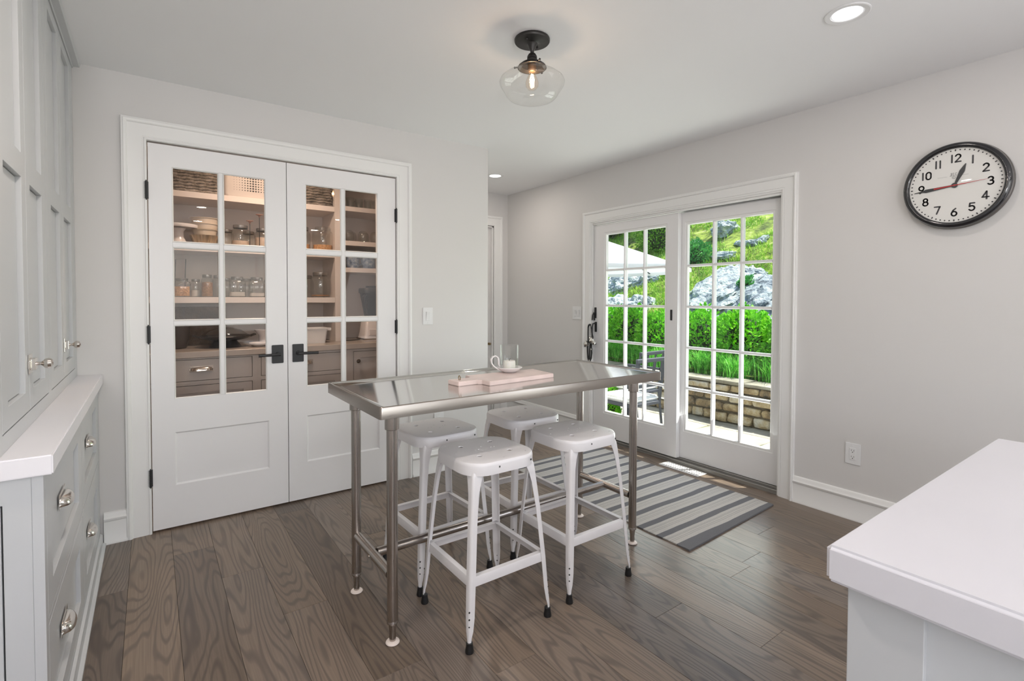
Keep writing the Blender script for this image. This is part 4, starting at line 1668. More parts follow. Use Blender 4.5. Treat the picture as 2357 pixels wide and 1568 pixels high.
def basket(x0, x1, y0, y1, z0, z1, label):
    t = thing('woven_basket', label, 'basket', ((x0 + x1) / 2, (y0 + y1) / 2, z0), 'woven baskets on the top pantry shelf')
    rows = int((z1 - z0) / .022)
    core = MB().box(x0 + .012, x1 - .012, y0 + .012, y1 - .012, z0, z1 - .01)
    part('lining', core, wv, t)
    for r in range(rows):
        z = z0 + .011 + r * .022
        pts = rrect(x0, x1, y0, y1, .03, 3)
        dense = []
        for i in range(len(pts)):
            a, c = Vector(pts[i]), Vector(pts[(i + 1) % len(pts)])
            n = max(1, int((c - a).length / .016))
            for k in range(n):
                dense.append(a.lerp(c, k / n))
        L2 = []
        cen = Vector(((x0 + x1) / 2, (y0 + y1) / 2))
        for i, p in enumerate(dense):
            d = (p - cen).normalized() * (.004 * (1 if (i + r) % 2 else -1))
            L2.append((p.x + d.x, p.y + d.y, z + .003 * math.sin(i * 1.3 + r)))
        mb = MB()
        mb.tube(L2, .0115, 6, loop=True)
        part('woven_row', mb, wv, t, smooth=70)
    return t


basket(.02, .440, 4.43, 4.72, 2.067, 2.30, 'grey woven basket on the top shelf behind the left pantry door')
basket(.90, 1.275, 4.43, 4.72, 2.067, 2.30, 'grey woven basket on the top shelf behind the right pantry door')

# perforated white bin
pbn = thing('perforated_bin', 'white storage bin with a pattern of round holes on the top pantry shelf', 'storage bin', (.62, 4.55, 2.067))
binm = mat('bin_white', (.72, .67, .63), .4)
b = MB()
b.rings([[(x_, y_, z) for x_, y_ in rrect(.465 + d, .835 - d, 4.425 + d, 4.72 - d, .03, 5)] for d, z in ((.012, 2.067), (0, 2.085), (0, 2.31), (.004, 2.31), (.006, 2.09))], True, True, True)
part('bin_body', b, binm, pbn, smooth=50)
b = MB()
for i in range(15):
    for j in range(8):
        dd = abs(i - 7)
        r = max(.0020, .0072 - .0009 * dd)
        b.cyl((.535 + i * .0190, 4.4244, 2.122 + j * .0190), (.535 + i * .0190, 4.4262, 2.122 + j * .0190), r, 8)
part('perforations', b, slot_m, pbn, kind='stuff')


def lathe_thing(mb, x, y, z, prof, n=28):
    mb.lathe([(r, h) for r, h in prof], (x, y, z), n=n)
    return mb


# cake stand
ck = thing('cake_stand', 'glossy white cake stand on the shelf below the left basket', 'cake stand', (.175, 4.50, 1.676))
b = MB().lathe([(0, 0), (.062, 0), (.064, .006), (.050, .03), (.036, .06), (.034, .10), (.050, .125), (.0, .130)], (.175, 4.50, 1.676), n=36)
part('pedestal', b, ceramic_m, ck, smooth=50)
b = MB().lathe([(0, .128), (.10, .130), (.125, .128), (.130, .134), (.130, .152), (.124, .154), (.118, .146), (0, .142)], (.175, 4.50, 1.676), n=44)
part('plate', b, ceramic_m, ck, smooth=50)

tin_m = mat('baking_tin', (.50, .40, .28), .32, metal=.75)
tinw = mat('cream_enamel', (.62, .53, .42), .35)
t = thing('fluted_tin', 'fluted metal brioche tin at the bottom of the cake tin stack', 'cake tin', (.345, 4.52, 1.676), 'stacked cake tins')
b = MB()
rs = []
for r0, z, amp in ((.062, 0, .002), (.066, .004, .003), (.090, .078, .008), (.093, .083, .008), (.089, .083, .008), (.062, .006, .003)):
    rs.append([(.345 + (r0 + amp * math.cos(14 * a)) * math.cos(a), 4.52 + (r0 + amp * math.cos(14 * a)) * math.sin(a), 1.676 + z) for a in [2 * PI * k / 84 for k in range(84)]])
b.rings(rs, True, True, True)
part('tin_body', b, tin_m, t, smooth=50)
for i, (r, z) in enumerate(((.082, .0845), (.090, .129), (.092, .172))):
    t = thing('round_tin', ['lowest plain round cake tin, resting in the fluted tin', 'middle plain round cake tin of the stack', 'topmost plain round cake tin of the stack'][i], 'cake tin', (.345, 4.52, 1.676 + z), 'stacked cake tins')
    b = MB().lathe([(0, 0), (r - .008, 0), (r - .002, .036), (r + .006, .0385), (r + .006, .042), (r - .004, .042), (r - .012, .004), (0, .004)], (.345, 4.52, 1.676 + z), n=40)
    part('tin_body', b, tinw, t, smooth=50)


def jar(x, y, z, r, h, label, fill=None, fillh=.7, square=False, lid='metal', group=None, handle=False, stem=0):
    t = thing('glass_jar', label, 'jar', (x, y, z), group)
    prof = [(0, 0), (r * .92, 0), (r, r * .08), (r, h * .70), (r * .93, h * .78), (r * .72, h * .84), (r * .72, h * .92)]
    b = MB()
    if square:
        rs = []
        for rr_, zz in prof:
            rs.append([(px, py, z + zz) for px, py in rrect(x - max(rr_, .001), x + max(rr_, .001), y - max(rr_, .001), y + max(rr_, .001), max(rr_, .001) * .35, 3)])
        b.rings(rs, True, True, False)
    else:
        b.lathe(prof, (x, y, z), n=28)
    part('jar_body', b, jar_glass, t, smooth=50)
    if fill is not None:
        b = MB()
        q = .90
        fh = h * .70 * fillh
        if square:
            b.rings([[(px, py, z + zz) for px, py in rrect(x - r * q, x + r * q, y - r * q, y + r * q, r * .3, 3)] for zz in (r * .14, fh)])
        else:
            b.lathe([(0, r * .14), (r * q, r * .14), (r * q, fh * .97), (r * .5, fh), (0, fh * 1.02)], (x, y, z), n=24)
        part('contents', b, fill, t, smooth=50)
    lm = mat('jar_lid_zinc', (.33, .31, .29), .35, metal=.8)
    b = MB().lathe([(r * .76, h * .86), (r * .78, h * .87), (r * .78, h * .985), (r * .70, h), (r * .2, h), (0, h)], (x, y, z), n=28)
    if lid == 'glass':
        b.bm.free()
        b = MB().lathe([(r * .76, h * .86), (r * .78, h * .88), (r * .74, h * .96), (r * .25, h * .99), (r * .2, h), (0, h)], (x, y, z), n=28)
        part('lid', b, jar_glass, t, smooth=50)
    elif lid:
        part('lid', b, lm, t, smooth=50)
    if handle:
        b = MB().tube([(x + r * 1.02, y - r * .2, z + h * .62), (x + r * 1.05, y - r * .2, z + h * .80), (x + r * .4, y - r * 1.02, z + h * .80), (x - r * .6, y - r * 1.05, z + h * .62)], .0018, 6)
        part('wire_clamp', b, nickel_m, t)
    return t


flour_m = mat('pale_flour', (.74, .58, .47), .9)
oat_m = mat('orange_grain', (.62, .34, .16), .9, noise_amt=.35, nscale=90)
grain_m = mat('brown_grain', (.36, .19, .09), .9, noise_amt=.5, nscale=110)
sugar_m = mat('pale_sugar', (.66, .62, .58), .9)
G2 = 'glass jars on the second pantry shelf'
G3 = 'glass jars on the eye-level pantry shelf'
ZS2, ZS3 = 1.676, 1.292
jar(.582, 4.47, ZS2, .066, .178, 'round glass jar of flour right of the stacked cake tins', flour_m, .45, group=G2)
jar(.742, 4.47, ZS2, .062, .165, 'round glass jar of flour, right one of the flour pair', flour_m, .80, group=G2)
jar(.500, 4.62, ZS2, .055, .155, 'dim empty jar at the shelf back, left of the flour pair', None, group=G2)
jar(.660, 4.62, ZS2, .055, .150, 'dim empty jar at the shelf back, between the flour pair', None, group=G2)
jar(1.215, 4.50, ZS2, .084, .225, 'large clear glass jar half full of orange grain behind right door', oat_m, .42, lid='glass', group=G2)
jar(1.055, 4.55, ZS2, .070, .215, 'tall glass jar of orange grain, left of the large half-full jar', oat_m, .45, group=G2)
for i, (dx, dy, hh) in enumerate(((.622, 4.395, 0), (.697, 4.40, .05))):
    pass
stm = mat('pink_wood', (.42, .24, .18), .5)
for i, (dx, hh) in enumerate(((.640, .215), (.708, .270))):
    t = thing('cookie_stamp', ['short cookie stamp with flat round top standing by the flour jars', 'tall cookie stamp with flat round top standing by the flour jars'][i], 'kitchen tool', (dx, 4.425 + i * .0, ZS2), 'disc-topped tools among the jars')
    part('rod', MB().cyl((dx, 4.425 - .012, ZS2 + .004), (dx, 4.425 - .012, ZS2 + hh - .015), .0022, 8), black_m, t)
    part('foot', MB().lathe([(0, 0), (.012, 0), (.012, .004), (0, .005)], (dx, 4.413, ZS2), n=14), black_m, t)
    part('disc', MB().lathe([(.003, hh - .026), (.006, hh - .020), (.012, hh - .012), (.026, hh - .006), (.026, hh - .002), (0, hh)], (dx, 4.413, ZS2), n=24), stm, t, smooth=50)

jar(.192, 4.47, ZS3, .052, .138, 'square clamp jar of orange grain at the left on eye-level shelf', oat_m, .80, True, handle=True, group=G3)
jar(.282, 4.52, ZS3, .036, .135, 'small round jar of sugar right of the square orange grain jar', sugar_m, .55, group=G3)
jar(.352, 4.46, ZS3, .040, .170, 'tall round jar of brown grain on the eye-level shelf', grain_m, .95, group=G3)
jar(.432, 4.53, ZS3, .040, .170, 'tall clear empty jar right of the brown grain jar', None, group=G3)
jar(.555, 4.47, ZS3, .055, .160, 'square clear jar with grey lid, left of the pair behind the second pane column', sugar_m, .35, True, group=G3)
jar(.695, 4.48, ZS3, .055, .158, 'square clear jar with grey lid, right of the pair behind second pane column', sugar_m, .3, True, group=G3)
jar(.500, 4.62, ZS3, .050, .150, 'clear jar at the shelf back, left of the square clear pair', None, group=G3)
jar(.640, 4.63, ZS3, .050, .150, 'clear jar at the shelf back, between the square clear pair', None, group=G3)
jar(.800, 4.55, ZS3, .050, .145, 'clear jar at the shelf back hidden partly by the door stile', None, group=G3)
jar(1.190, 4.49, ZS3, .078, .215, 'large round glass jar alone on eye-level shelf behind the right door', grain_m, .15, group=G3)
jar(1.105, 4.62, ZS3, .060, .190, 'clear jar behind the large round jar at the right door', None, group=G3)
# wire egg frame behind the orange jar
fr = MB().tube([(.150, 4.60, ZS3 + .004), (.160, 4.60, ZS3 + .285), (.225, 4.60, ZS3 + .290), (.215, 4.60, ZS3 + .004)], .0026, 6)
single('wire_stand', fr, black_m, 'thin dark wire stand behind the square orange grain jar', 'wire stand', (.19, 4.60, ZS3))

# tumblers and mugs in the right unit
GT = 'tumblers on the pantry top right shelf'
tb0 = None
for i, (x_, y_) in enumerate(((1.44, 4.46), (1.52, 4.47), (1.60, 4.46), (1.68, 4.47), (1.48, 4.56), (1.56, 4.57), (1.65, 4.56))):
    lb = ['first clear tumbler from the upright, front row, top right shelf', 'second clear tumbler from the upright, front row, top right shelf', 'third clear tumbler from upright, front row, top right shelf', 'fourth clear tumbler from the upright, front row, top right shelf', 'first clear tumbler from upright in the back row, top right shelf', 'second clear tumbler from upright in the back row, top right shelf', 'third clear tumbler from upright in the back row, top right shelf'][i]
    if tb0 is None:
        tb0 = thing('glass_tumbler', lb, 'glass', (0, 0, 0), GT)
        part('tumbler_wall', MB().lathe([(0, 0), (.026, 0), (.036, .085), (.034, .085), (.025, .006), (0, .006)], n=22), jar_glass, tb0, smooth=50)
        tb0.location = (x_, y_, 2.083)
    else:
        dup(tb0, (x_, y_, 2.083), 0, lb)
wg0 = None
for i, (x_, y_) in enumerate(((1.43, 4.47), (1.555, 4.46), (1.665, 4.46), (1.49, 4.58), (1.61, 4.58))):
    lb = ['upturned stemless glass nearest the upright, middle right shelf', 'upturned stemless glass second from the upright, front of the middle right shelf', 'upturned stemless glass third from the upright, front of the middle right shelf', 'upturned glass at the back left of the middle right shelf', 'upturned glass at the back right of the middle right shelf'][i]
    if wg0 is None:
        wg0 = thing('stemless_glass', lb, 'glass', (0, 0, 0), 'upturned glasses on the middle right shelf')
        part('bowl', MB().lathe([(.034, 0), (.043, .035), (.043, .065), (.033, .092), (.015, .100), (0, .101)], n=24), jar_glass, wg0, smooth=50)
        wg0.location = (x_, y_, 1.785)
    else:
        dup(wg0, (x_, y_, 1.785), 0, lb)
mugm = varied('blue_pattern', [(.05, .07, .12), (.22, .28, .36), (.55, .56, .58)], 30, .3, 6, 0)
mg0 = None
for i, (x_, y_) in enumerate(((1.46, 4.46), (1.60, 4.46), (1.74, 4.46))):
    lb = ['blue and white patterned mug nearest the upright on the lower right shelf', 'blue and white patterned mug in the middle of lower right shelf', 'blue and white patterned mug farthest from upright on the lower right shelf'][i]
    if mg0 is None:
        mg0 = thing('patterned_mug', lb, 'mug', (0, 0, 0), 'blue patterned mugs')
        part('cup', MB().lathe([(0, 0), (.040, 0), (.052, .015), (.055, .07), (.051, .105), (.053, .108), (.049, .108), (.048, .02), (0, .008)], n=28), mugm, mg0, smooth=50)
        part('handle', MB().tube([(.050, 0, .085), (.074, 0, .085), (.082, 0, .060), (.075, 0, .034), (.050, 0, .028)], .0055, 8), mugm, mg0)
        mg0.location = (x_, y_, 1.552)
    else:
        dup(mg0, (x_, y_, 1.552), .6 * i, lb)

# on the worktop
ZW = .9145
woodm = varied('barn_wood', [(.05, .035, .025), (.14, .10, .07), (.26, .19, .14)], 7, .8, 8, .5, 40)
b = MB().box(.05, .50, 4.70, 4.73, ZW, 1.215)
single('cutting_board', b, woodm, 'dark weathered wooden board leaning at the back of the pantry worktop', 'cutting board', (.27, 4.72, ZW), bevel=.004)
b = MB().lathe([(0, .0), (.05, .0), (.06, .01), (.075, .09), (.078, .165), (.073, .165), (.06, .02), (0, .01)], (.16, 4.42, ZW), n=26)
t = thing('dark_crock', 'dark glazed crock at the left on the pantry worktop', 'crock', (.16, 4.42, ZW))
part('crock_body', b, mat('dark_glaze', (.06, .05, .045), .25), t, smooth=50)
wk = thing('skillet', 'black pan with two looped handles on a stand on the pantry worktop', 'pan', (.46, 4.38, ZW))
irn = mat('cast_iron', (.02, .018, .017), .35)
b = MB().lathe([(0, .052), (.10, .052), (.155, .066), (.175, .082), (.172, .086), (.150, .074), (.10, .060), (0, .060)], (.46, 4.38, ZW), n=44)
part('pan_body', b, irn, wk, smooth=50)
for s_ in (-1, 1):
    part('side_handle', MB().tube([(.46 + s_ * .168, 4.35, ZW + .078), (.46 + s_ * .205, 4.36, ZW + .090), (.46 + s_ * .205, 4.40, ZW + .090), (.46 + s_ * .168, 4.41, ZW + .078)], .006, 8), irn, wk)
b = MB().lathe([(.10, .0), (.11, .0), (.075, .052), (.068, .052)], (.46, 4.38, ZW), n=30)
part('stand', b, irn, wk, smooth=50)
b = MB().lathe([(.150, .080), (.148, .096), (.110, .125), (.05, .145), (.0, .150)], (.46, 4.38, ZW), n=40)
part('glass_lid', b, jar_glass, wk, smooth=60)
part('lid_knob', MB().lathe([(.006, .148), (.006, .162), (.022, .168), (.024, .178), (.012, .184), (0, .185)], (.46, 4.38, ZW), n=20), irn, wk, smooth=50)
t = thing('white_dish', 'low white serving dish beside the black pan on the pantry worktop', 'dish', (.68, 4.30, ZW))
part('dish_body', MB().lathe([(0, 0), (.045, 0), (.075, .026), (.073, .029), (.044, .006), (0, .006)], (.68, 4.29, ZW), n=32), ceramic_m, t, smooth=50)
t = thing('footed_bowl', 'white footed bowl behind the low white dish', 'bowl', (.735, 4.45, ZW))
part('bowl_body', MB().lathe([(0, 0), (.034, 0), (.030, .02), (.034, .075), (.062, .110), (.064, .118), (.058, .118), (.028, .084), (0, .08)], (.735, 4.47, ZW), n=32), ceramic_m, t, smooth=50)
bn = thing('plastic_tub', 'white plastic tub with small side grips on the pantry worktop', 'tub', (1.10, 4.35, ZW))
b = MB()
b.rings([[(x_, y_, ZW + z) for x_, y_ in rrect(.985 + d, 1.195 - d, 4.28 + d, 4.44 - d, .02, 4)] for d, z in ((.015, 0), (.0, .118), (-.006, .118), (-.006, .126), (.004, .126), (.017, .006))], True, True, True)
part('tub_body', b, plastic_m, bn, smooth=50)
part('grip', MB().box(1.196, 1.235, 4.33, 4.39, ZW + .100, ZW + .122), plastic_m, bn, bevel=.003)
bl = thing('blender', 'white and silver kitchen blender with a smoky jug on pantry worktop', 'blender', (1.585, 4.33, ZW))
b = MB()
b.rings([[(x_, y_, ZW + z) for x_, y_ in rrect(1.585 - w, 1.585 + w, 4.33 - w, 4.33 + w, .025, 4)] for w, z in ((.098, .0), (.100, .02), (.088, .075), (.078, .165), (.066, .176))])
part('motor_base', b, ceramic_m, bl, smooth=50)
b = MB().box(1.525, 1.680, 4.226, 4.240, ZW + .052, ZW + .105)
part('control_panel', b, ceramic_m, bl, bevel=.004)
part('dial_knob', MB().lathe([(.022, .0), (.022, -.012), (.016, -.016), (0, -.016)], (1.632, 4.226, ZW + .080), 'y', 22), mat('grey_knob', (.08, .09, .10), .3), bl)
part('chrome_band', MB().box(1.482, 1.690, 4.228, 4.436, ZW + .010, ZW + .026), nickel_m, bl, bevel=.004)
b = MB()
jm = glass_mat('smoky_jug', (.45, .42, .40), 1.5, gain=2)
b.rings([[(x_, y_, ZW + z) for x_, y_ in rrect(1.585 - w, 1.585 + w, 4.33 - w, 4.33 + w, w * .45, 5)] for w, z in ((.050, .178), (.055, .20), (.090, .43), (.092, .435), (.088, .435), (.052, .21))], True, True, False)
part('jug', b, jm, bl, smooth=50)
b = MB()
b.rings([[(x_, y_, ZW + z) for x_, y_ in rrect(1.585 - w, 1.585 + w, 4.33 - w, 4.33 + w, w * .45, 5)] for w, z in ((.095, .415), (.097, .42), (.097, .452), (.090, .460), (.045, .462), (.045, .478))])
part('jug_lid', b, mat('dark_lid', (.035, .033, .032), .4), bl, smooth=50)
part('jug_handle', MB().tube([(1.51, 4.27, ZW + .40), (1.475, 4.24, ZW + .38), (1.49, 4.25, ZW + .28), (1.525, 4.28, ZW + .24)], .011, 10), mat('dark_lid'), bl)
part('power_cord', MB().tube([(1.50, 4.36, ZW + .012), (1.44, 4.38, ZW + .006), (1.39, 4.36, ZW + .006), (1.36, 4.40, ZW + .006), (1.39, 4.47, ZW + .006), (1.42, 4.60, ZW + .006)], .004, 8), black_m, bl)

# ================================================================== OUTSIDE
GZ = -.20
WX = 5.62


def hill_z(x_, y_):
    t = max(0., x_ - 6.75)
    z = .34 + .60 * t
    z += (.16 * noise.noise(Vector((x_ * .55, y_ * .55, 1.3))) + .07 * noise.noise(Vector((x_ * 1.7, y_ * 1.7, 5.1)))) * min(1, t * 1.2)
    return z


me = bpy.data.meshes.new('lawn_base')
b = MB().box(XW + .15, 22, -14, 26, GZ - .3, GZ - .055)
struct('ground', b, mortar_m)
# hillside
b = MB()
nx, ny = 110, 190
hx = [5.95 + 13 * (i / nx) ** 1.15 for i in range(nx + 1)]
hy = [-6 + 26 * j / ny for j in range(ny + 1)]
vv = [[b.v((x_, y_, hill_z(x_, y_) + (.02 * noise.noise(Vector((x_ * 7, y_ * 7, 0)))))) for y_ in hy] for x_ in hx]
for i in range(nx):
    for j in range(ny):
        b.face([vv[i][j], vv[i + 1][j], vv[i + 1][j + 1], vv[i][j + 1]])
struct('hillside', b, soil_m, smooth=80)

# patio flagstones
rf = random.Random(3)
pat = struct('patio', MB().box(XW + .15, WX + .1, -2.0, 8.0, GZ - .05, GZ - .012), varied('mossy_joint', [(.05, .08, .02), (.15, .20, .05), (.22, .19, .13)], 9, .95))
xr = XW + .17
while xr < WX + .05:
    w = rf.uniform(.38, .62)
    yy = -2 + rf.uniform(0, .4)
    x1_ = min(xr + w, WX + .12)
    while yy < 8:
        l = rf.uniform(.45, 1.0)
        j = lambda: rf.uniform(-.012, .012)
        g = .009
        out = [(xr + g + j(), yy + g + j()), (x1_ - g + j(), yy + g + j()), (x1_ - g + j(), yy + l - g + j()), (xr + g + j(), yy + l - g + j())]
        b = MB().prism(out, GZ - .03, GZ + rf.uniform(-.004, .003))
        part('flagstone', b, flag_m, pat, (xr, yy, GZ), bevel=.006)
        yy += l
    xr = x1_
# retaining wall
rw = struct('retaining_wall', MB().box(WX + .035, WX + .33, -3, 9, GZ - .05, .262), mortar_m)
OUT8 = [(1, -.78), (1, .1), (.97, .80), (.80, 1), (.05, 1), (-.82, .98), (-1, .78), (-1, -.1), (-.97, -.82), (-.80, -1), (0, -1), (.84, -.98)]
for z0_, z1_ in ((GZ, -.075), (-.07, .035), (.042, .165), (.170, .262)):
    yy = .2
    while yy < 6.2:
        l = rf.uniform(.14, .42)
        h0, h1 = z0_ + rf.uniform(0, .012), z1_ - rf.uniform(0, .014)
        b = MB()
        n_ = 8
        dx = rf.uniform(-.02, .02)
        rs = []
        for sc2, xx in ((1.0, WX + .10), (1.0, WX + .012 + dx), (.95, WX - .002 + dx), (.80, WX - .010 + dx)):
            ring = []
            rj = random.Random(int(yy * 1000 + z0_ * 77))
            for cu, cv in OUT8:
                ju, jv = rj.uniform(-.10, .04), rj.uniform(-.12, .04)
                ring.append((xx + rj.uniform(-.010, .010), yy + l / 2 + cu * (1 + ju) * (l / 2 - .004) * sc2, (h0 + h1) / 2 + cv * (1 + jv) * (h1 - h0) / 2 * sc2))
            rs.append(ring)
        b.rings(rs)
        part('stone', b, wallstone_m, rw, (WX, yy, z0_), bevel=.004, smooth=50)
        yy += l
yy = .0
while yy < 6.5:
    l = rf.uniform(.30, .6)
    j = lambda: rf.uniform(-.015, .015)
    b = MB().prism([(WX - .015 + j(), yy + .006), (WX + .32 + j(), yy + .006), (WX + .32 + j(), yy + l - .004), (WX - .015 + j(), yy + l - .004)], .264, .300 + rf.uniform(-.008, .008))
    part('capstone', b, flag_m, rw, (WX, yy, .264), bevel=.009, seg=2)
    yy += l


def leaves(n, center, rad, size, seed, shape='shell', zmin=None):
    rg = np.random.default_rng(seed)
    u = rg.normal(size=(n, 3))
    u /= np.linalg.norm(u, axis=1)[:, None]
    # lumpy shell
    lump = 1 + .13 * np.sin(u[:, 0] * 7 + seed) * np.cos(u[:, 1] * 6 + seed * 2) + .09 * np.sin(u[:, 2] * 11 + u[:, 1] * 8 + seed)
    rr_ = (1 - np.abs(rg.normal(0, .20, n))).clip(.3, 1.05) * lump
    P = np.array(center) + u * rr_[:, None] * np.array(rad)
    if zmin is not None:
        P[:, 2] = np.maximum(P[:, 2], zmin + rg.uniform(0, .05, n))
    d = u + rg.normal(0, .55, (n, 3)) + np.array([0, 0, .45])
    d /= np.linalg.norm(d, axis=1)[:, None]
    r_ = rg.normal(size=(n, 3))
    s_ = np.cross(d, r_)
    s_ /= np.linalg.norm(s_, axis=1)[:, None] + 1e-9
    L_ = size * rg.uniform(.6, 1.25, n)[:, None]
    nn = np.cross(d, s_)
    v0 = P
    v1 = P + d * L_ * .5 + s_ * L_ * .28 + nn * L_ * .06
    v2 = P + d * L_
    v3 = P + d * L_ * .5 - s_ * L_ * .28 + nn * L_ * .06
    V = np.stack([v0, v1, v2, v3], 1).reshape(-1, 3)
    return V


def quads_mesh(name, V, origin):
    n = len(V) // 4
    me = bpy.data.meshes.new(name)
    V = V - np.array(origin)
    me.vertices.add(len(V))
    me.vertices.foreach_set('co', V.astype(np.float32).ravel())
    me.loops.add(n * 4)
    me.loops.foreach_set('vertex_index', np.arange(n * 4, dtype=np.int32))
    me.polygons.add(n)
    me.polygons.foreach_set('loop_start', np.arange(0, n * 4, 4, dtype=np.int32))
    me.update()
    me.validate()
    return me


def shrub(name, label, cat, c, rad, n, size, m, seed, group=None, zb=None, kind_core=True):
    zb = c[2] - rad[2] if zb is None else zb
    t = thing(name, label, cat, (c[0], c[1], zb), group)
    V = leaves(n, c, rad, size, seed, zmin=zb)
    link('foliage', quads_mesh('foliage', V, ORIG[t]), m, t, ORIG[t], kind='stuff')
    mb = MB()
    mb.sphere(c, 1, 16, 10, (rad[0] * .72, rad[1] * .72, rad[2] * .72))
    part('shade_core', mb, mat('shade_green', (.006, .022, .004), .9), t, smooth=80)  # solid near-black core, painting the shade inside the foliage
    for k in range(4):
        a = k * 1.6 + seed
        part('stem', MB().tube([(c[0] + .03 * math.cos(a), c[1] + .03 * math.sin(a), zb - .02), (c[0] + rad[0] * .45 * math.cos(a), c[1] + rad[1] * .45 * math.sin(a), c[2] + rad[2] * .3)], [.014, .005], 6), bark_m, t)
    return t


GS = 'boxwood shrubs along the top of the stone wall'
SH = [(6.55, 3.05, .40, .44, 'boxwood shrub at the right end, seen in the rightmost door panes'),
      (6.52, 3.72, .40, .46, 'boxwood shrub behind the right sliding door, second from the right'),
      (6.60, 4.42, .40, .44, 'boxwood shrub behind the right sliding door, left of its middle'),
      (6.50, 5.12, .38, .40, 'boxwood shrub behind the meeting stile of the garden doors'),
      (6.62, 5.78, .42, .44, 'boxwood shrub behind the left sliding door, right side'),
      (6.75, 6.45, .44, .44, 'boxwood shrub behind the left sliding door, left side'),
      (6.60, 2.35, .40, .42, 'boxwood shrub hidden past the right edge of the garden door'),
      (6.85, 7.15, .44, .42, 'boxwood shrub at the far left above the patio chairs')]
for i, (x_, y_, r_, h_, lb) in enumerate(SH):
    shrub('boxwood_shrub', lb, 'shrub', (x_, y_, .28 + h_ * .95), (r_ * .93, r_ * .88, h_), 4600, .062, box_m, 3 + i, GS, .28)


def blades(pts, seed, hmin, hmax, w, lean=.5, segs=3):
    rg = np.random.default_rng(seed)
    P = np.array(pts)
    n = len(P)
    h = rg.uniform(hmin, hmax, n)
    a = rg.uniform(0, 2 * PI, n)
    dr = np.stack([np.cos(a), np.sin(a), np.zeros(n)], 1)
    sd = np.stack([-np.sin(a), np.cos(a), np.zeros(n)], 1)
    ln = rg.uniform(.15, 1., n) * lean
    cols = []
    for k in range(segs + 1):
        f = k / segs
        c = P + dr * (ln * h * f ** 2)[:, None] + np.array([0, 0, 1.]) * (h * (f - .28 * ln * f ** 3))[:, None]
        ww = w * (1 - f * .93)
        cols.append((c - sd * ww / 2, c + sd * ww / 2))
    qs = []
    for k in range(segs):
        qs.append(np.stack([cols[k][0], cols[k][1], cols[k + 1][1], cols[k + 1][0]], 1))
    return np.concatenate(qs).reshape(-1, 3)


# tall grass clumps in the bed
rg = random.Random(9)
GC = []
for i in range(15):
    yb = 2.55 + i * .30 + rg.uniform(-.07, .07)
    GC.append((6.05 + rg.uniform(-.03, .14), yb))
names15 = ['rightmost', 'second from right', 'third from right', 'fourth from right', 'fifth from right', 'sixth from right', 'seventh from right', 'middle', 'seventh from left', 'sixth from left', 'fifth from left', 'fourth from left', 'third from left', 'second from left', 'leftmost']
for i, (x_, y_) in enumerate(GC):
    rr_ = rg.uniform(.85, 1.15)
    n = 420
    pts = [(x_ + rg.gauss(0, .07), y_ + rg.gauss(0, .07), .29) for _ in range(n)]
    V = blades(pts, 50 + i, .20 * rr_, .40 * rr_, .011, 1.1, 4)
    o = link('grass_clump', quads_mesh('grass_clump', V, (x_, y_, .29)), tall_grass_m, None, (x_, y_, .29))
    tag(o, 'arching green grass clump on the stone wall, ' + names15[i] + ' of the row', 'grass', 'grass clumps along the stone wall')
# low ground cover just behind the capstones
rg2 = np.random.default_rng(4)
yy = rg2.uniform(1.5, 7.5, 9000)
xx = rg2.uniform(6.0, 6.9, 9000)
V = blades(np.stack([xx, yy, np.full(9000, .29)], 1), 77, .04, .11, .012, 1.0, 2)
o = link('ground_cover', quads_mesh('ground_cover', V, (6.3, 4, .29)), tall_grass_m, None, (6.3, 4, .29))
tag(o, 'low green ground cover between the grass clumps on the wall', 'ground cover', kind='stuff')
struct('planting_bed', MB().box(WX + .33, 7.1, -3, 9, GZ, .288), soil_m)


# boulders in the hillside
def boulder(label, x_, y_, sx, sy_, sz, seed, tilt=0., zoff=0.):
    z = hill_z(x_, y_) + zoff
    bm = bmesh.new()
    bmesh.ops.create_icosphere(bm, subdivisions=5, radius=1)
    for v in bm.verts:
        p = v.co.normalized()
        q = p + Vector((seed, seed * 2, 0))
        d = 1 + .34 * noise.noise(q * 1.2) + .24 * noise.noise(q * 2.9) + .12 * noise.noise(q * 6) + .06 * noise.noise(q * 13) + .03 * noise.noise(q * 26)
        # strata steps
        v.co = Vector((p.x * sx * d, p.y * sy_ * d, p.z * sz * d))
        v.co.z += .012 * math.sin(v.co.z * 42 + 3 * noise.noise(q * 2))
    R_ = Matrix.Rotation(tilt, 4, 'X') @ Matrix.Rotation(-.54, 4, 'Y')
    bm.transform(R_)
    me = bpy.data.meshes.new('boulder')
    bm.to_mesh(me)
    bm.free()
    me.shade_smooth()
    me.set_sharp_from_angle(angle=math.radians(28))
    o = link('boulder', me, rock_m, None, (x_, y_, z))
    tag(o, label, 'rock', 'rocks in the grassy hillside')
    return o


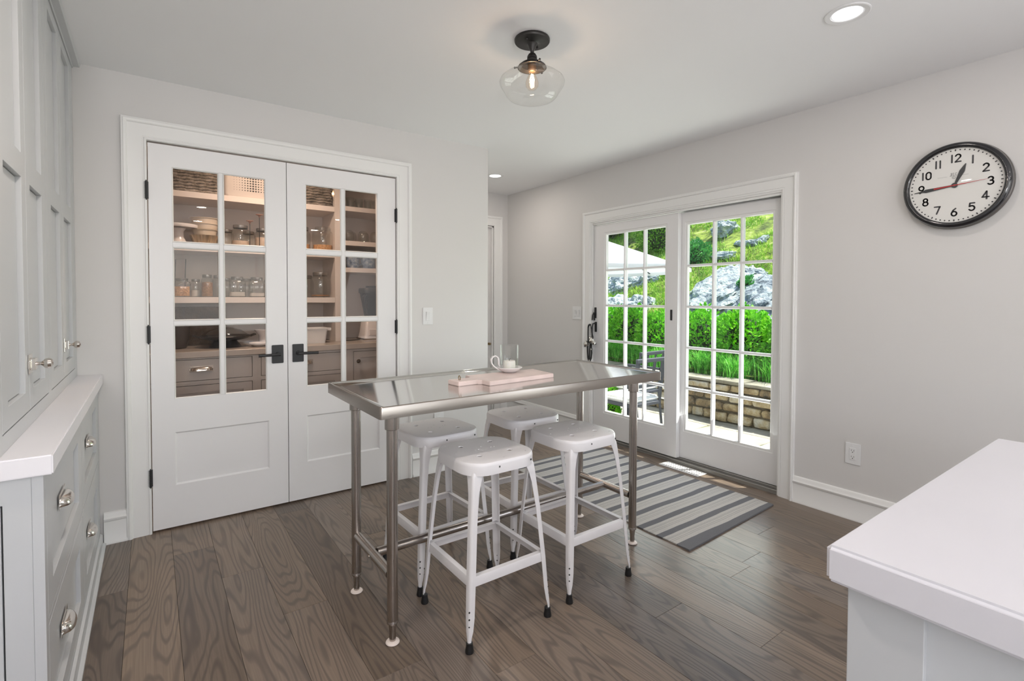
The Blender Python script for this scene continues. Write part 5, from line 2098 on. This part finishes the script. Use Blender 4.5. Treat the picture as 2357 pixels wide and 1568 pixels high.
BO = [('broad pale lichen rock face in the middle of the right door view', 8.72, 5.42, .85, .68, .20, 1.3, -.12, .0),
      ('large grey rock at the right edge of the right door view', 8.45, 4.42, .78, .50, .20, 2.7, -.2, .02),
      ('pale boulder in the grass near the top of the right door', 10.75, 6.62, .22, .30, .26, 4.1, .2, .08),
      ('small dark boulder at top left of the right door view', 10.40, 7.20, .14, .18, .15, 5.2, 0, .05),
      ('small pale stone below the pale boulder, mid right door', 9.62, 5.95, .12, .26, .07, 6.6, 0, .04),
      ('flat slab just above the middle boxwood in the right door', 7.80, 4.92, .22, .50, .09, 7.3, -.1, .04),
      ('dark slab above the rightmost boxwood', 7.74, 4.15, .26, .46, .14, 8.8, -.15, .05),
      ('thin ledge stone in grass at upper right of the second pane row', 9.20, 5.02, .12, .26, .08, 9.4, .3, .05),
      ('blue-grey rock below the white parasol, left door', 8.75, 7.90, .38, .42, .20, 10.1, .1, .02),
      ('rounded rock right of the blue-grey rock below the parasol', 8.90, 7.40, .26, .34, .17, 11.9, -.2, .02),
      ('pale rock just above the boxwoods at left of the left door', 7.80, 7.25, .36, .50, .24, 12.5, 0, .03),
      ('pale rock above the boxwoods in the middle of the left door', 7.95, 6.72, .30, .30, .22, 13.7, .2, .03),
      ('dark ledge above the boxwood at right of the left door', 7.62, 6.02, .18, .34, .10, 14.2, -.1, .04),
      ('small stone among the rubble at upper right of the garden door', 10.05, 5.58, .10, .13, .09, 15.5, 0, .03),
      ('rubble stone left of the small stone, upper right of garden door', 10.12, 5.82, .08, .16, .06, 16.4, .1, .03),
      ('rubble stone right of the small stone, upper right of garden door', 10.2, 5.42, .12, .10, .07, 17.1, -.1, .03),
      ('low grey rock in the middle of the left door beneath parasol edge', 9.3, 7.05, .16, .22, .11, 18.6, .2, .03)]
for q in BO:
    boulder(*q)

# hillside grass
rg3 = np.random.default_rng(12)
n = 52000
xx = 6.9 + 6.0 * rg3.random(n) ** 1.25
yy = 3.0 + rg3.random(n) * 9.5 + (xx - 7) * .35
den = np.array([noise.noise(Vector((a * 1.3, c * 1.3, 7.7))) for a, c in zip(xx, yy)])
keep = den > -.22 + .2 * rg3.random(n) - .1
xx, yy = xx[keep], yy[keep]
zz = np.array([hill_z(a, c) for a, c in zip(xx, yy)])
V = blades(np.stack([xx, yy, zz], 1), 5, .04, .15, .016, 1.0, 2)
o = link('hillside_grass', quads_mesh('hillside_grass', V, (9, 6, 1)), grass_m, None, (9, 6, 1))
tag(o, 'sunlit yellow-green grass covering the rocky slope', 'grass', kind='stuff')

# shrubs on the hill
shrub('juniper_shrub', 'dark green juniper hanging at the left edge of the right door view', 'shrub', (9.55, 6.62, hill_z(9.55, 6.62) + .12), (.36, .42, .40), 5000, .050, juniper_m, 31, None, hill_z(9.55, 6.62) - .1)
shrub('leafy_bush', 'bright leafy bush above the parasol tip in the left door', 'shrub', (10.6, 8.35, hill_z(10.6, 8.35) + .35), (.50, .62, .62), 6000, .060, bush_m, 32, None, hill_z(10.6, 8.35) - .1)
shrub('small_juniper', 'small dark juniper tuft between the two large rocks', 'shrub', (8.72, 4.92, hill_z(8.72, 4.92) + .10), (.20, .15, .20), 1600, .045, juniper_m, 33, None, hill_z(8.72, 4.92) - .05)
# dark wood beyond
GTR = 'dark trees at the top of the hill'
TRS = [(11.4, 10.7, 'dark tree beyond the hill, nearest behind the parasol'), (12.4, 9.6, 'dark tree beyond the hill, second from the right'), (11.9, 13.2, 'dark tree beyond the hill, leftmost'), (15.2, 9.4, 'dark tree beyond the hill, rightmost and farthest')]
for i, (x_, y_, lb) in enumerate(TRS):
    zb = hill_z(x_, y_) - .1
    t = thing('woodland_tree', lb, 'tree', (x_, y_, zb), GTR)
    V = leaves(9000, (x_, y_, zb + 1.9), (1.25, 1.15, 1.9), .12, 60 + i)
    link('crown', quads_mesh('crown', V, ORIG[t]), dark_leaf_m, t, ORIG[t], kind='stuff')
    part('trunk', MB().tube([(x_, y_, zb), (x_ + .05, y_, zb + 1.2), (x_, y_ + .1, zb + 2.6)], [.16, .12, .05], 10), bark_m, t)

# conifer by the patio
shrub('dwarf_conifer', 'small bright conifer at the lower left of the left garden door', 'shrub', (4.32, 4.11, .02), (.13, .15, .27), 3600, .035, box_m, 41, None, GZ)

# parasol
UX, UY, UR = 5.35, 5.62, 1.58
um = thing('garden_parasol', 'large white garden parasol over the patio at the left door', 'parasol', (UX, UY, GZ))
canvas = mat('white_canvas', (.80, .80, .82), .9)
cnt = canvas.node_tree
ctr = cnt.nodes.new('ShaderNodeBsdfTranslucent')
ctr.inputs[0].default_value = (.85, .86, .9, 1)
cmx = cnt.nodes.new('ShaderNodeMixShader')
cmx.inputs[0].default_value = .5
cnt.links.new(cnt.nodes['Principled BSDF'].outputs[0], cmx.inputs[1])
cnt.links.new(ctr.outputs[0], cmx.inputs[2])
cnt.links.new(cmx.outputs[0], cnt.nodes['Material Output'].inputs[0])
ZT_, ZE = 2.28, 1.735
b = MB()
ribs = [(-PI / 2 + k * PI / 4) for k in range(8)]
rs_top = []
for f in (0.02, .35, .7, 1.0):
    ring = []
    for k in range(8):
        for m_ in range(4):
            a0, a1 = ribs[k], ribs[k] + PI / 4
            p0 = Vector((math.cos(a0), math.sin(a0)))
            p1 = Vector((math.cos(a1), math.sin(a1)))
            p = p0.lerp(p1, m_ / 4)
            sag = .05 * f * (m_ * (4 - m_)) / 4 * .6
            ring.append((UX + p.x * UR * f, UY + p.y * UR * f, ZT_ + (ZE - ZT_) * f + .0 * sag - sag * .3))
    rs_top.append(ring)
val = [(p[0], p[1], p[2] - .055) for p in rs_top[-1]]
inn = [(UX + (p[0] - UX) * .997, UY + (p[1] - UY) * .997, p[2]) for p in val]
under = [[(UX + (p[0] - UX) * .997, UY + (p[1] - UY) * .997, p[2] - .004) for p in r] for r in rs_top[::-1]]
b.rings(rs_top + [val, inn] + under, True, True, True)
part('canopy', b, canvas, um, smooth=20)
frm = mat('parasol_frame', (.05, .05, .055), .5)
for a in ribs:
    part('rib', MB().tube([(UX + .05 * math.cos(a), UY + .05 * math.sin(a), ZT_ - .03), (UX + UR * .985 * math.cos(a), UY + UR * .985 * math.sin(a), ZE - .022)], .009, 6), frm, um)
part('pole', MB().cyl((UX, UY, GZ + .05), (UX, UY, ZT_ + .02), .024, 16), frm, um)
part('base', MB().lathe([(0, 0), (.28, 0), (.28, .04), (.10, .07), (.04, .09), (0, .09)], (UX, UY, GZ + .003), n=28), frm, um)

# patio chairs and table
cgm = mat('charcoal_aluminium', (.045, .05, .065), .5)
cush_m = mat('striped_cushion', (.74, .74, .72), .9, noise_amt=.06, nscale=20)


def patio_chair(label):
    t = thing('patio_chair', label, 'chair', (0, 0, 0), 'charcoal patio chairs with white seat pads')
    # faces +y, back at -y ; width along x
    w, d_ = .215, .22
    for s_ in (-1, 1):
        part('leg', MB().tube([(s_ * w, d_, .0), (s_ * w, d_ - .02, .42)], .017, 4), cgm, t)
        part('leg', MB().tube([(s_ * w, -d_ - .05, .0), (s_ * w, -d_, .42), (s_ * w, -d_ - .02, .60), (s_ * (w - .004), -d_ - .07, .875)], .017, 4), cgm, t)
        part('arm', MB().box(s_ * w - .022, s_ * w + .022, -d_ - .02, d_ + .01, .655, .680), cgm, t, bevel=.004)
        part('arm_post', MB().box(s_ * w - .014, s_ * w + .014, d_ - .04, d_ - .01, .42, .655), cgm, t)
        part('back_slat', MB().tube([(s_ * .07, -d_ - .015, .60), (s_ * .07, -d_ - .065, .86)], .012, 4), cgm, t)
    part('seat_frame', MB().box(-w - .015, w + .015, -d_ - .01, d_ + .01, .40, .435), cgm, t, bevel=.005)
    part('top_rail', MB().box(-w - .012, w + .012, -d_ - .085, -d_ - .055, .852, .892), cgm, t, bevel=.006)
    part('lower_rail', MB().box(-w - .01, w + .01, -d_ - .033, -d_ - .008, .595, .630), cgm, t, bevel=.004)
    part('seat_pad', MB().box(-w - .005, w + .005, -d_ + .005, d_ + .015, .436, .490), cush_m, t, bevel=.02, seg=3, smooth=60)
    for s_ in (-1, 1):
        part('pad_tie', MB().tube([(s_ * w, -d_ + .0, .46), (s_ * (w + .02), -d_ - .04, .455), (s_ * (w + .045), -d_ - .055, .48), (s_ * (w + .03), -d_ - .035, .45), (s_ * (w + .05), -d_ - .06, .425)], .008, 6), cush_m, t)
    return t


pc = patio_chair('charcoal patio chair nearest the left garden door, white pad tied on')
pc.location = (4.06, 3.56, GZ + .003)
dup(pc, (4.58, 3.98, GZ + .003), .05, 'charcoal patio chair behind the nearest one, beside the stone wall')
# roof eave outside the garden wall
struct('roof_eave', MB().box(XW + .15, XW + .95, -4, 7, 2.62, 2.75), trim_m)
struct('wall_outside', MB().box(XW + .151, XW + .20, -.45, 1.60, GZ, 2.62), wall_m)
struct('wall_outside_far', MB().box(XW + .151, XW + .20, 3.42, 7, GZ, 2.62), wall_m)
